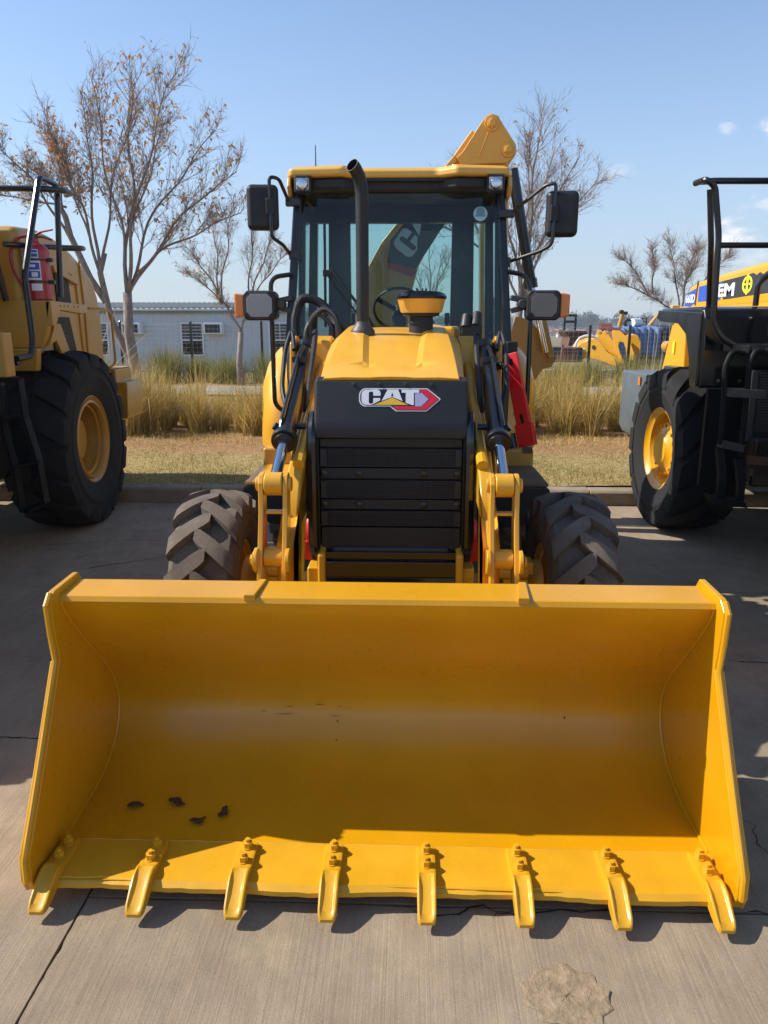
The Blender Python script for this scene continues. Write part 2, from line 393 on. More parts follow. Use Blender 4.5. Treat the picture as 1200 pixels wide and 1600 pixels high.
M['lawn'] = lawnm()
def dirtm():
    t = NT('dry_ground'); c = t.coord(); n = t.noise(c, .25, 8, .65); f = t.noise(c, 6, 8, .7)
    col = t.ramp(n, [(.3, (.16, .14, .06)), (.5, (.24, .19, .10)), (.7, (.28, .20, .12))]); col = t.mix(t.ramp(f, [(.3, .5), (.6, 0)]), col, (.09, .07, .04))
    return t.principled(col, .95, 0, t.bump(f, .5, .05), spec=.1)
M['dirt'] = dirtm()
M['path'] = paint('path_gravel', (.34, .31, .27), .95, var=.3, scale=1.5, dust=.4)
def grassm(name, stops, rough=.7):
    t = NT(name); g = t.n('ShaderNodeNewGeometry')
    col = t.ramp(g.outputs['Random Per Island'], stops)
    p = t.principled(col, rough, spec=.2)
    tl = t.n('ShaderNodeBsdfTranslucent'); t.l(col, tl.inputs[0]); mx = t.n('ShaderNodeMixShader'); mx.inputs[0].default_value = .35
    t.l(t.p.outputs[0], mx.inputs[1]); t.l(tl.outputs[0], mx.inputs[2]); t.l(mx.outputs[0], t.out.inputs[0]); return t.m
M['straw'] = grassm('straw_grass', [(0, (.24, .20, .04)), (.3, (.40, .30, .07)), (.55, (.58, .40, .12)), (.8, (.68, .49, .18)), (1, (.72, .58, .30))])
M['tuft'] = grassm('green_grass', [(0, (.10, .14, .03)), (.4, (.20, .21, .05)), (.75, (.33, .28, .09)), (1, (.46, .38, .18))])
M['plume'] = grassm('pale_stalks', [(0, (.48, .42, .33)), (1, (.66, .62, .55))])
M['blade'] = grassm('lawn_blades', [(0, (.15, .16, .035)), (.4, (.32, .27, .075)), (.7, (.54, .40, .17)), (1, (.68, .53, .28))])
M['leaf'] = grassm('autumn_leaves', [(0, (.52, .22, .12)), (.35, (.56, .31, .14)), (.65, (.58, .42, .15)), (1, (.46, .20, .12))])
M['farleaf'] = grassm('far_foliage', [(0, (.035, .05, .03)), (.5, (.055, .07, .04)), (1, (.08, .09, .05))])
def barkm(name, a, b):
    t = NT(name); c = t.coord((1, 1, .35)); n = t.noise(c, 22, 8, .7); return t.principled(t.mix(t.ramp(n, [(.3, 0), (.7, 1)]), a, b), .9, 0, t.bump(n, .6, .02), spec=.15)
M['bark'] = barkm('grey_brown_bark', (.16, .125, .10), (.40, .335, .285))
M['twig'] = barkm('twig_bark', (.20, .145, .12), (.42, .34, .29))
M['deadleaf'] = paint('dead_leaf', (.11, .05, .022), .8, var=.4, scale=60, peel=0)
M['wallw'] = paint('painted_sheet_wall', (.58, .61, .645), .6, var=.08, dust=.15, dustcol=(.5, .48, .44))
M['roofg'] = paint('grey_green_roof', (.17, .19, .175), .6, var=.2, dust=.3)
M['housew'] = paint('plaster', (.62, .58, .52), .8, var=.1, peel=0)
M['roofr'] = paint('clay_roof', (.36, .14, .10), .8, var=.2, peel=0)
M['green'] = paint('fascia_green', (.25, .32, .30), .6)
M['wire'] = paint('galvanised_wire', (.50, .53, .56), .5, metal=.3, peel=0)
M['seat'] = paint('seat_cloth', (.03, .03, .033), .9, peel=.2)
M['lever'] = M['matt']
# ------------------------------------------------------------ ground, slabs, kerb, lawn
OX, OY, YAW = -0.015, 2.05, R(-2.0)   # the row of machines and the slab joints share this frame
m = MB(); S_ = 3000
m.grid([[(x, y, z) for x in (-S_, -400, 0, 400, S_)] for y, z in ((-40, -.16), (45, -.16), (90, -1.0), (180, -3.0), (300, -5.2), (450, -7), (620, -8), (900, -8), (1600, -4), (3000, 0))])
struct(m.build('ground', M['dirt']))
YO = bpy.data.objects.new('concrete_yard', None)
m = MB(); m.bb(-16, 16, -12, 5.50, -.15, -.012); YARD = struct(m.build('concrete_yard', M['joint'])); YARD.location = (OX, OY, 0); YARD.rotation_euler = (0, 0, YAW)
bpy.data.objects.remove(YO)
xs = [-14.6, -10.0, -5.48, -.945, 3.60, 8.1, 12.6]; ys = [-10.1, -7.1, -4.1, -1.05, -.012, 2.95, 5.49]
rnd = random.Random(5)
for i in range(len(xs)-1):
    for j in range(len(ys)-1):
        if i < 3 and j == 4: continue
        g = .0035
        x0, x1, y0, y1 = xs[i]+g, xs[i+1]-g, ys[j]+g, ys[j+1]-g
        if i < 3 and j == 3: y1 = .93-g
        if i < 3 and j == 5: y0 = .93+g; y1 = ys[6]-g
        # ragged slab edge where it is broken
        m = MB(); pts = []
        def edge(a, b, rag):
            n = 40 if rag else 1
            for k in range(n):
                t = k/n; p = Vector(a).lerp(Vector(b), t); nrm = Vector((-(b[1]-a[1]), b[0]-a[0])).normalized(); r = (abs(rnd.gauss(0, .0015))+.004*max(0, math.sin(t*23+j))**6) if rag and 0 < k else 0
                pts.append((p.x+nrm.x*r, p.y+nrm.y*r))
        near = abs(x0) < 5 and -3 < y0 < 3
        edge((x0, y0), (x1, y0), near); edge((x1, y0), (x1, y1), near); edge((x1, y1), (x0, y1), near); edge((x0, y1), (x0, y0), near)
        m.prism(pts, -.012, 0.0, 'z'); m.build('slab', M['concrete'], YARD, 0, ang=20)
# cracks: thin dirt-filled fissures
def crack(pts, w, seed, nm='crack'):
    r = random.Random(seed); P = []
    for a, b in zip(pts[:-1], pts[1:]):
        n = max(3, int((Vector(b)-Vector(a)).length/.03))
        for k in range(n): P.append(Vector(a).lerp(Vector(b), k/n)+Vector((r.gauss(0, .008), r.gauss(0, .008))))
    P.append(Vector(pts[-1])); A, B = [], []
    for i, p in enumerate(P):
        d = (P[min(i+1, len(P)-1)]-P[max(0, i-1)]).normalized(); q = Vector((-d.y, d.x)); ww = w*.42*(.25+abs(r.gauss(0, .8)))*min(1, i/3+.1, (len(P)-1-i)/3+.1)
        A.append((p.x+q.x*ww, p.y+q.y*ww, .0022)); B.append((p.x-q.x*ww, p.y-q.y*ww, .0022))
    m = MB(); m.grid([A, B]); return m.build(nm, M['crack'], YARD)
crack([(.08, -.03), (.22, -.05), (.30, -.02), (.45, -.045), (.60, -.02), (.80, -.005)], .0055, 1)
crack([(.34, -.05), (.42, -.02), (.55, -.035)], .004, 2)
crack([(1.33, .52), (1.36, .42), (1.33, .33), (1.40, .22), (1.60, .10)], .005, 3)
crack([(-2.4, .925), (-1.9, .94), (-1.60, .925), (-1.38, .94), (-.95, .93)], .008, 4)
crack([(-2.4, 3.3), (-1.9, 3.6), (-1.6, 4.2), (-1.35, 4.6)], .008, 5)
crack([(-3.0, 3.9), (-2.3, 4.1), (-1.9, 4.05)], .007, 6)
crack([(1.2, 1.9), (1.9, 1.85), (2.6, 1.7)], .006, 7)
crack([(1.15, -.012), (1.5, -.02), (2.2, -.01)], .006, 9)
# rough round patch cast over a core hole
m = MB(); rows = []; r1 = random.Random(11); rad = [.118+.010*math.sin(k*1.7)+r1.uniform(-.007, .007) for k in range(36)]
for q in (1.0, .97, .88, .7, .5, .3, .12, .001):
    rows.append([(.530+rad[k % 36]*q*math.cos(2*math.pi*k/36)*1.0, -.335+rad[k % 36]*q*math.sin(2*math.pi*k/36)*.86, .0015 if q == 1 else .0042+r1.uniform(-.0022, .0022)) for k in range(37)])
for r_ in rows: r_[36] = r_[0]
m.grid(rows); m.build('patch', M['patch'], YARD, ang=60)
# kerbstones
KB = MB(); KB.bb(-14.5, 14.5, 5.53, 5.70, -.15, .10); KB = struct(KB.build('kerb', M['kerb'])); KB.location = (OX, OY, 0); KB.rotation_euler = (0, 0, YAW)
m = MB(); m.prism([(5.512, -.02), (5.522, .13), (5.545, .152), (5.70, .156), (5.72, .10), (5.72, -.02)], -.4965, .4965); kme = m.mesh('kerbstone'); kme.materials.append(M['kerb'])
for i in range(-13, 14):
    o = link('kerbstone', kme, None, KB, .008); o.location = (i*1.0+.42, rnd.uniform(-.004, .004), rnd.uniform(-.004, .004))
# lawn strip, slightly uneven, with mown dry blades
rows = []; r2 = random.Random(6)
for j in range(26):
    y = 5.715+j*(19.5-5.715)/25 if j > 14 else 5.715+j*.30
    rows.append([(x*.6, y, .145+.018*math.sin(x*.7+y)+.012*math.sin(x*1.9+y*2.3)) for x in range(-40, 41)])
m = MB(); m.grid(rows); LAWN = m.build('lawn', M['lawn'], None, ang=180); struct(LAWN); LAWN.location = (OX, OY, 0); LAWN.rotation_euler = (0, 0, YAW)
def blades(name, mat, n, fpos, hmin, hmax, w, lean, seed, segs=2, droop=.3, splay=None):
    g = np.random.default_rng(seed); pos = fpos(g, n); h = g.uniform(hmin, hmax, n)*(pos[:, 3] if pos.shape[1] > 3 else 1)
    az = g.uniform(0, 2*np.pi, n); ln = np.abs(g.normal(0, lean, n))
    if splay is not None: az = np.where(g.random(n) < .75, splay(pos)+g.normal(0, .5, n), az)
    d = np.stack([np.cos(az), np.sin(az), np.zeros(n)], 1); fa = g.uniform(0, 2*np.pi, n); side = np.stack([np.cos(fa), np.sin(fa), np.zeros(n)], 1)
    V_ = []; 
    for k in range(segs+1):
        t = k/segs; off = d*(h*ln*(t**1.6))[:, None]; z = h*(t-droop*ln*t*t); c = pos[:, :3]+off+np.stack([np.zeros(n), np.zeros(n), z], 1); ww = (w*(1-t)**.7)
        if k < segs: V_ += [c-side*ww, c+side*ww]
        else: V_ += [c]
    verts = np.stack(V_, 1).reshape(-1, 3); K = 2*segs+1; b = np.arange(n)*K
    quads = np.concatenate([np.stack([b+2*k, b+2*k+1, b+2*k+3, b+2*k+2], 1) for k in range(segs-1)]) if segs > 1 else None
    tris = np.stack([b+2*(segs-1), b+2*(segs-1)+1, b+2*segs], 1)
    me = np_mesh(name, verts, quads, tris, [mat]); return me
def fl(g, n):
    x = g.uniform(-9, 9, n); y = 5.73+g.beta(1.0, 1.7, n)*3.2; z = .145+.018*np.sin(x/.6*.7+y)+.012*np.sin(x/.6*1.9+y*2.3)
    return np.stack([x, y, z-.004], 1)
o = link('lawn_grass', blades('lawn_grass', M['blade'], 90000, fl, .012, .046, .0034, .9, 1), None); tag(o, 'short dry mown grass between the kerb and the tall grass', 'grass', kind='stuff'); o.location = (OX, OY, 0); o.rotation_euler = (0, 0, YAW)
# tall ornamental grass behind the lawn: clumps
g0 = np.random.default_rng(21)
cl = np.stack([g0.uniform(-13, 13, 300), g0.uniform(9.35, 11.2, 300)**1.0], 1); cl[:, 1] = 9.30+(g0.random(300)**1.4)*2.3
clh = g0.uniform(.52, 1.18, 300)*(1-.16*np.sin(cl[:, 0]*1.7)-.08*np.sin(cl[:, 0]*4.1+cl[:, 1]*3))
def tall(g, n):
    i = g.integers(0, 300, n); a = g.uniform(0, 2*np.pi, n); r = .13*np.sqrt(g.random(n)); return np.stack([cl[i, 0]+r*np.cos(a), cl[i, 1]+r*np.sin(a), np.full(n, .13), clh[i]], 1)
o = link('tall_grass', blades('tall_grass', M['straw'], 70000, tall, .45, 1.15, .0050, .46, 2, 4, .38), None); tag(o, 'bank of tall straw coloured grass behind the lawn', 'tall grass', kind='stuff'); o.location = (OX, OY, 0); o.rotation_euler = (0, 0, YAW)
def litter(g, n): return np.stack([g.uniform(-12, 12, n), 8.3+g.random(n)**.6*1.3, np.full(n, .135)], 1)
o = link('straw_litter', blades('straw_litter', M['straw'], 12000, litter, .04, .16, .005, 2.2, 5, 2, .42), None); tag(o, 'dry straw and bark litter along the foot of the tall grass', 'litter', kind='stuff'); o.location = (OX, OY, 0); o.rotation_euler = (0, 0, YAW)
# ------------------------------------------------------------ tyres and wheels
def tyre_mb(Rr, W, rimr, n, lug, hw, skew, xin=.0, stag=.5, crown=.02, ns=6, wrap=.08, nl=56):
    m = MB(); Rc = Rr-lug; h = W/2
    half = [(rimr, .74*h), (rimr+.012, .86*h), (rimr+(Rc-rimr)*.25, .97*h), (rimr+(Rc-rimr)*.45, .985*h), (rimr+(Rc-rimr)*.47, 1.0*h), (rimr+(Rc-rimr)*.53, 1.0*h), (rimr+(Rc-rimr)*.55, .985*h), (rimr+(Rc-rimr)*.72, .98*h), (rimr+(Rc-rimr)*.74, .995*h), (rimr+(Rc-rimr)*.80, .985*h), (Rc-.025, .93*h), (Rc-.006, .80*h), (Rc, .5*h), (Rc+.002, 0)]
    prof = [(r, -x) for r, x in half]+[(r, x) for r, x in half[-2::-1]]
    m.lathe(prof, ax='x', n=nl, closed=True)
    for k in range(n):
        for sg in (-1, 1):
            th0 = 2*math.pi*(k+(stag if sg > 0 else 0))/n
            vs = []
            for i in range(ns+2):
                if i <= ns:
                    t = i/ns; x = xin+(h*.99-xin)*t; top = Rr-crown*(x/h)**2-(.012 if i == ns else 0); bot = Rc-.02-(.05 if t > .75 else 0); th = th0+skew*(t**1.15); w = hw*(1.0+.25*t)
                    if i == 0: w *= .72
                else:
                    x = h*1.012; top = Rc-wrap*.55; bot = Rc-wrap; th = th0+skew*1.05; w = hw*1.2
                for (r, a) in ((bot, -w*1.12), (top, -w*.86), (top, w*.86), (bot, w*1.12)):
                    xx = sg*(x if r == top or i > ns else min(x, h*.97)); vs.append((xx, r*math.cos(th+a/Rr), r*math.sin(th+a/Rr)))
            q = ns+2; fs = [(j*4+a, j*4+a+1, j*4+a+5, j*4+a+4) for j in range(q-1) for a in range(3)]
            fs += [(0, 1, 2, 3), ((q-1)*4+3, (q-1)*4+2, (q-1)*4+1, (q-1)*4)]
            m.add(vs, fs)
    return m
def wheel(parent, c, Rr, W, rimr, side, rimmat, tmat, spec, hub=True, dish=.10, bolts=8, rz=0):
    """side = +1 when the outer face points to +x"""
    h = W/2; s = side
    pr = [(rimr*.99, -s*h*.8), (rimr*1.045, -s*h*.8), (rimr*1.02, -s*h*.72), (rimr*.90, -s*h*.6), (rimr*.86, 0), (rimr*.90, s*h*.55), (rimr*.93, s*h*.66), (rimr*1.035, s*h*.74), (rimr*1.06, s*h*.83), (rimr*1.01, s*h*.85),
          (rimr*.97, s*h*.76), (rimr*.88, s*h*.70), (rimr*.86, s*h*.60), (rimr*.83, s*(h*.6-.02)), (rimr*.81, s*(h*.55-dish)), (rimr*.30, s*(h*.5-dish)), (rimr*.30, s*(h*.2-dish)), (rimr*.8, s*(h*.2-dish))]
    m = MB(); m.lathe(pr, ax='x', n=40, closed=True)
    w = m.build('wheel', rimmat, parent); w.location = c; w.rotation_euler = (0, 0, rz)
    tyre_mb(Rr, W, rimr, **spec).build('tyre', tmat, w, ang=32)
    if hub:
        b = MB(); b.lathe([(rimr*.40, s*(h*.2-dish)), (rimr*.42, s*(h*.6-dish)), (rimr*.36, s*(h*.62-dish)), (rimr*.33, s*(h*.9-dish)), (rimr*.25, s*(h*.98-dish)), (.001, s*(h-dish))], ax='x', n=24)
        for k in range(bolts):
            a = 2*math.pi*k/bolts; b.hexbolt((s*(h*.6-dish), rimr*.60*math.cos(a), rimr*.60*math.sin(a)), (s, 0, 0), .014, .02)
        b.lathe([(rimr*.70, s*(h*.5-dish)), (rimr*.70, s*(h*.6-dish)), (rimr*.40, s*(h*.6-dish))], ax='x', n=24)
        b.build('hub', rimmat, w)
    return w

# ------------------------------------------------------------ the backhoe loader (own frame: x right, y away from the camera, z up)

BH = empty('backhoe_loader', 'yellow backhoe loader with a black grille and wide toothed front bucket facing the camera', 'backhoe loader', (OX, OY, 0), YAW)
# --- bucket
inner = [(0.0, .050), (.18, .052), (.30, .056), (.42, .062), (.50, .078), (.575, .112), (.635, .160), (.675, .22), (.692, .285), (.688, .35), (.662, .42), (.61, .50), (.55, .575), (.47, .672), (.39, .775), (.345, .845), (.325, .895)]
outer = [(.345, .905), (.365, .85), (.41, .79), (.49, .688), (.57, .592), (.632, .51), (.684, .425), (.712, .352), (.716, .283), (.70, .21), (.655, .145), (.59, .095), (.505, .056), (.42, .038), (.30, .030), (.18, .027), (0.0, .024)]
W2 = 1.115
m = MB()
def shell(mb, prof_in, prof_out, x0, x1, nx=24, wob=0.0035):
    rows = []; rnd = random.Random(3)
    nx_ = nx
    for i in range(nx_+1):
        x = x0+(x1-x0)*i/nx_
        rows.append([(x, y+wob*math.sin(x*3.1+z*7)*(1 if 0 < k < len(prof_in)-1 else 0)+wob*.6*math.sin(x*7.7+z*11+1), z+wob*.6*math.sin(x*5.3+y*9)) for k, (y, z) in enumerate(prof_in)])
    mb.grid(rows)
    rows = [[(x0+(x1-x0)*i/2, y, z) for y, z in prof_out] for i in range(3)]; mb.grid(rows)
shell(m, inner, outer, -W2, W2)
BK = m.build('bucket', M['bucket'], BH, ang=50); BK.location = (0, -.030, .030); BK.scale = (.985, 1.09, .962)
# top flange: a folded plate the camera looks down on
m = MB(); m.prism([(.312, .893), (.322, .915), (.462, .921), (.475, .905), (.455, .895), (.335, .890)], -W2, W2); m.build('top_flange', M['bucket'], BK, .004)
m = MB(); m.prism([(.465, .905), (.475, .90), (.715, .36), (.70, .35)], -W2, W2); m.build('back_plate', M['bucket'], BK)
# cutting edge, slightly wavy from wear
rows_t, rows_b = [], []; rnd = random.Random(8)
for i in range(61):
    x = -1.125+2.25*i/60; wv = .005*math.sin(x*5.2)+.003*math.sin(x*13+1)+rnd.uniform(-.002, .002)
    rows_t.append([(x, -.014+wv, .026), (x, -.013+wv, .042), (x, .004+wv, .0545), (x, .172, .0565), (x, .178, .052)]); rows_b.append([(x, -.014+wv, .026), (x, .17, .022)])
m = MB(); m.grid(rows_t); m.grid(rows_b); m.build('cutting_edge', M['lip'], BK, ang=28)
m = MB(); m.tube([(-W2+i*.0372, .176+.002*math.sin(i*2.1), .0535) for i in range(61)], .0042, 6); m.build('weld_seam', M['lip'], BK)
side_poly = [(.300, .940), (.262, .905), (.268, .80), (.282, .69), (.225, .585), (.140, .43), (.060, .29), (.006, .20), (-.024, .15), (-.028, .07), (-.014, .020), (.18, .020), (.42, .032), (.515, .050), (.60, .09), (.665, .14), (.71, .21), (.726, .283), (.722, .355), (.694, .43), (.642, .515), (.58, .60), (.50, .70), (.50, .90), (.47, .945)]
for sg in (-1, 1):
    m = MB(); a, b = (W2-.004)*sg, (W2+.020)*sg; m.prism(side_poly, min(a, b), max(a, b)); m.build('side_plate', M['bucket'], BK, .006)
    # bead weld where the side plate meets the shell
    m = MB(); m.tube([(sg*(W2-.006), y-.004, z+.004) for y, z in inner[1:]], .0065, 6); m.build('weld_seam', M['bucket'], BK)
    # bolted side cutter along the front edge
    m = MB(); a, b = (W2+.017)*sg, (W2+.029)*sg
    m.prism([(.277, .69), (.29, .66), (.20, .48), (.10, .30), (.045, .20), (.07, .06), (.06, .016), (-.014, .016), (-.033, .07), (-.029, .152), (.001, .203), (.055, .293), (.135, .433), (.220, .588)], min(a, b), max(a, b)); m.build('side_cutter', M['lip'], BK, .005)
    m = MB(); m.tube([(sg*(W2+.008), y-.004, z) for y, z in [(.29, .935), (.258, .905), (.264, .80), (.277, .69), (.220, .586), (.135, .431), (.055, .291), (.002, .201), (-.028, .15), (-.031, .07)]], .0105, 8); m.build('edge_bead', M['bucket'], BK)
for x in (-.455, .470):
    m = MB(); m.prism([(x-.018, .31), (x+.022, .31), (x+.034, .46), (x+.006, .46)], .905, .930, 'z'); m.build('gusset', M['bucket'], BK, .004)
# teeth: shank bolted on the lip, spade tip with a dished top
tx = [-1.070, -.762, -.452, -.158, .152, .455, .752, 1.062]
rnd = random.Random(4)
for i, x in enumerate(tx):
    sec = [(.166, .026, .054, .066, 0), (.158, .031, .054, .072, 0), (.052, .031, .054, .075, 0), (.030, .0305, .048, .084, 0), (.016, .030, .040, .086, .008), (-.008, .030, .026, .080, .013), (-.040, .0295, .014, .061, .013), (-.074, .029, .006, .036, .009), (-.088, .026, .004, .024, .004), (-.093, .020, .004, .015, .0)]
    m = MB(); rows = []
    for (y, hw, zb, zt, dz) in sec:
        rows.append([(x-hw, y, zb), (x-hw, y, zt-.002), (x-hw*.80, y, zt), (x-hw*.55, y, zt-dz*.75), (x, y, zt-dz), (x+hw*.55, y, zt-dz*.75), (x+hw*.80, y, zt), (x+hw, y, zt-.002), (x+hw, y, zb)])
    m.grid(rows)
    for q in (rows[0], rows[-1]): m.add(q, [tuple(range(9))])
    m.grid([[r[8], r[0]] for r in rows])
    m.build('tooth', M['lip'], BK, .0012, ang=38)
    for y in (.135, .072):
        b = MB(); b.cyl((x, y, .072), (x, y, .078), .019, .019, 16); b.tube([(x, y, .078), (x, y, .096)], [.0158, .0158], 6); b.cyl((x, y, .096), (x, y, .106), .0085, .008, 10); b.build('bolt', M['lip'], BK)
# scratches and a drip in the paint of the shell
for (x, z, l, w) in ((-.42, .275, .045, .0012), (-.30, .285, .05, .0014), (-.46, .245, .09, .0012), (-.24, .24, .06, .0010), (-.52, .255, .03, .001), (-.20, .278, .02, .001), (-.205, .22, .008, .004), (-.205, .16, .006, .004), (.72, .25, .007, .007)):
    yy = np.interp(z, [.16, .22, .285, .35], [.635, .675, .692, .688])-.005
    m = MB(); m.add([(x, yy, z), (x+l*.4, yy, z-w), (x+l, yy, z-w*.2), (x+l*.6, yy, z+w)], [(0, 1, 2, 3)]); m.build('paint_chip', M['crack'], BK)
# --- nose, grille and hood
m = MB()
prof = [(1.40, 1.568), (1.346, 1.553), (1.292, 1.385), (1.280, 1.33), (1.285, 1.305), (1.32, 1.300), (1.42, 1.30), (1.46, 1.56)]
rows = []
for x, k in ((-.345, .94), (-.335, .985), (-.315, 1), (.315, 1), (.335, .985), (.345, .94)):
    rows.append([(x, 1.40+(y-1.40)*k+(.02 if k < .95 else 0), z-(.012 if k < .95 else 0)) for y, z in prof])
m.grid(rows); m.build('nose_panel', M['matt'], BH, .004, ang=50)
NP = [o for o in BH.children if o.name.startswith('nose_panel')][0]
m = MB(); m.box((0.0, 1.352, 1.5475), (.46, .004, .004)); m.build('seam_strip', M['gloss'], NP)
for x in (-.17, -.055, .06, .175):
    m = MB(); m.hexbolt((x, 1.342, 1.541), (0, -1, .32), .006, .006); m.build('bolt', M['steel'], NP)
# emblem, laid on the sloping flat of the nose panel
na, nb_ = Vector((0, 1.346, 1.553)), Vector((0, 1.292, 1.385)); nd = (nb_-na).normalized(); nn = Vector((0, nd.z, -nd.y)); nn = nn if nn.y < 0 else -nn
def DC(u, v, off): return Vector((-.142+(u-75)*.000347, 0, 0))+na+nd*(.034+(v-145)*.000347)+nn*off
def decal(poly, lo, hi, mat, name, parent, f=DC):
    n = len(poly); m = MB(); m.add([f(u, v, lo) for u, v in poly]+[f(u, v, hi) for u, v in poly], [tuple(range(n)), tuple(range(2*n-1, n-1, -1))]+[(i, i+n, (i+1) % n+n, (i+1) % n) for i in range(n)])
    return m.build(name, mat, parent)
def arc(cx, cy, r, a0, a1, k=6): return [(cx+r*math.cos(R(a0+(a1-a0)*i/k)), cy+r*math.sin(R(a0+(a1-a0)*i/k))) for i in range(k+1)]
border = arc(165, 232, 90, 180, 270)+[(945, 142), (1110, 270)]+[(1114, 288), (945, 434), (930, 440), (550, 440), (470, 378)]+arc(165, 290, 90, 90, 180)
binner = arc(168, 233, 78, 180, 270)+[(940, 153), (1094, 275), (1094, 290), (938, 424), (926, 428), (556, 428), (478, 366)]+arc(168, 288, 78, 90, 180)
decal(border, -.002, .0012, M['whited'], 'emblem_border', NP); decal(binner, -.002, .0020, M['gloss'], 'emblem_field', NP)
decal([(845, 155), (935, 155), (1090, 282), (930, 420), (560, 420), (505, 370), (700, 372), (870, 378), (980, 285), (845, 178)], 0, .0028, M['redd'], 'emblem_arrow', NP)
decal([(790, 200), (870, 200), (965, 282), (868, 374), (790, 374)], 0, .0028, M['lavd'], 'emblem_hatch', NP)
Cc = arc(165, 222, 58, 180, 270)+arc(300, 208, 50, 270, 360)+[(350, 240), (258, 240)]+arc(235, 208, 22, 0, -90, 3)+arc(222, 208, 22, 270, 180, 3)+[(200, 320)]+arc(222, 322, 22, 180, 90, 3)+arc(236, 322, 22, 90, 0, 3)+[(258, 270), (345, 270), (345, 300), (235, 358)]+arc(165, 300, 58, 90, 180)
decal(Cc, 0, .0036, M['whited'], 'letter', NP)
decal([(440, 160), (575, 160), (632, 308), (500, 255), (365, 305)], 0, .0036, M['whited'], 'letter', NP)
decal([(482, 245), (516, 245), (500, 200)], 0, .0040, M['gloss'], 'letter_counter', NP)
decal([(618, 160), (842, 160), (842, 200), (776, 200), (776, 358), (752, 358), (672, 330), (672, 200), (618, 200)], 0, .0036, M['whited'], 'letter', NP)
decal([(500, 264), (705, 358), (265, 358)], 0, .0040, M['yeld'], 'emblem_triangle', NP)
# grille frame and slats
for sg in (-1, 1):
    m = MB(); m.tube(fillet([(sg*.352, 1.37, 1.40), (sg*.352, 1.292, 1.33), (sg*.352, 1.287, .80), (sg*.345, 1.32, .74)], .06), [.026]*13+[.026], 10); m.build('grille_frame', M['gloss'], BH)
    m = MB(); m.prism([(1.30, 1.30), (1.30, .66), (1.9, .60), (2.5, .9), (2.5, 1.5), (1.45, 1.50)], sg*.325, sg*.342); m.build('side_panel', M['gloss'], BH)
m = MB(); m.bb(-.322, .322, 1.335, 1.36, .72, 1.31); m.build('grille_back', M['matt'], BH)
zs = [(1.300, 1.262, 'perf', 0), (1.256, 1.172, 'perf', 1), (1.166, 1.118, 'band', 0), (1.110, 1.026, 'perf', 1), (1.020, .975, 'band', 0), (.968, .895, 'perf', 1), (.888, .785, 'perf', 0)]
for (zt, zb, kd, tilt) in zs:
    m = MB(); yf = 1.305 if tilt else 1.312
    m.prism([(yf+.004*tilt, zt), (yf, zb), (yf+.018, zb), (yf+.03, zt)], -.318, .318)
    o = m.build('grille_panel', M['perf'], BH, .002)
    m = MB()
    for x in (-.305, .305): m.bb(x-.014, x+.014, yf-.004, yf+.01, zb+.003, zt-.003)
    m.build('end_strip', M['matt'], o, .002)
    if kd == 'band':
        m = MB()
        for x in (-.303, -.145, .15, .303):
            z = (zt+zb)/2; m.lathe([(.016, 0), (.016, -.008), (.009, -.012), (.001, -.012)], (x, yf, z), 'y', 12)
        m.build('grille_bolt', M['black'], o)
m = MB(); m.bb(-.31, .31, 1.285, 1.31, .742, .776); m.build('grille_sill', M['gloss'], BH, .004)
m = MB(); m.prism([(1.27, .735), (1.27, .66), (1.33, .56), (1.6, .52), (1.6, .735)], -.305, .305); m.build('chin_panel', M['gloss'], BH, .006)
for sg in (-1, 1):
    m = MB(); m.prism([(1.26, .77), (1.25, .60), (1.33, .50), (1.6, .50), (1.6, .80), (1.32, .80)], sg*.318-.018, sg*.318+.018); m.prism([(1.29, .70), (1.29, .45), (1.6, .45), (1.6, .70)], sg*.36-.03, sg*.36+.03); m.build('front_frame', M['arm'], BH, .012)
# hood: pressed sheet with two flutes
rows = []; NY = 26
for j in range(NY+1):
    t = j/NY; y = 1.362+1.37*t; top = 1.568+.226*(1-(1-t)**2.0); hw = .330+.038*t; flat = .300-.030*t
    fy = max(0, min(1, (t-.07)/.10)); c0 = .100+.070*t; cr2 = .018*fy
    half = [(0, top-cr2+.004), (c0*.6, top-cr2+.003), (c0, top-cr2), (c0+.030, top), ((c0+.03+flat)/2, top+.001), (flat, top-.004), (hw, top-.062-.02*t), (hw+.004, top-.16), (hw+.004, top-.36)]
    yy = y-.012 if j == 0 else y
    rows.append([(-x, yy, z) for x, z in half[:0:-1]]+[(x, yy, z) for x, z in half])
m = MB(); m.grid(rows); m.grid([rows[0], [(p[0]*.985, p[1]+.012, p[2]-.022) for p in rows[0]]])
m.grid([rows[-1], [(p[0], p[1]+.02, 1.40) for p in rows[-1]]])
HD = m.build('hood', M['yellow'], BH, .007, 3, ang=16)
HD.modifiers['bevel'].angle_limit = R(14)
m = MB(); m.prism([(-.30, 2.725), (.36, 2.725), (.44, 3.05), (-.40, 3.05)], 1.52, 1.70, 'z'); m.build('cowl', M['matt'], BH, .02)
m = MB(); m.prism([(.16, 2.50), (.335, 2.45), (.40, 2.95), (.20, 2.95)], 1.70, 1.785, 'z'); m.build('hood_corner', M['yellow'], HD, .02)
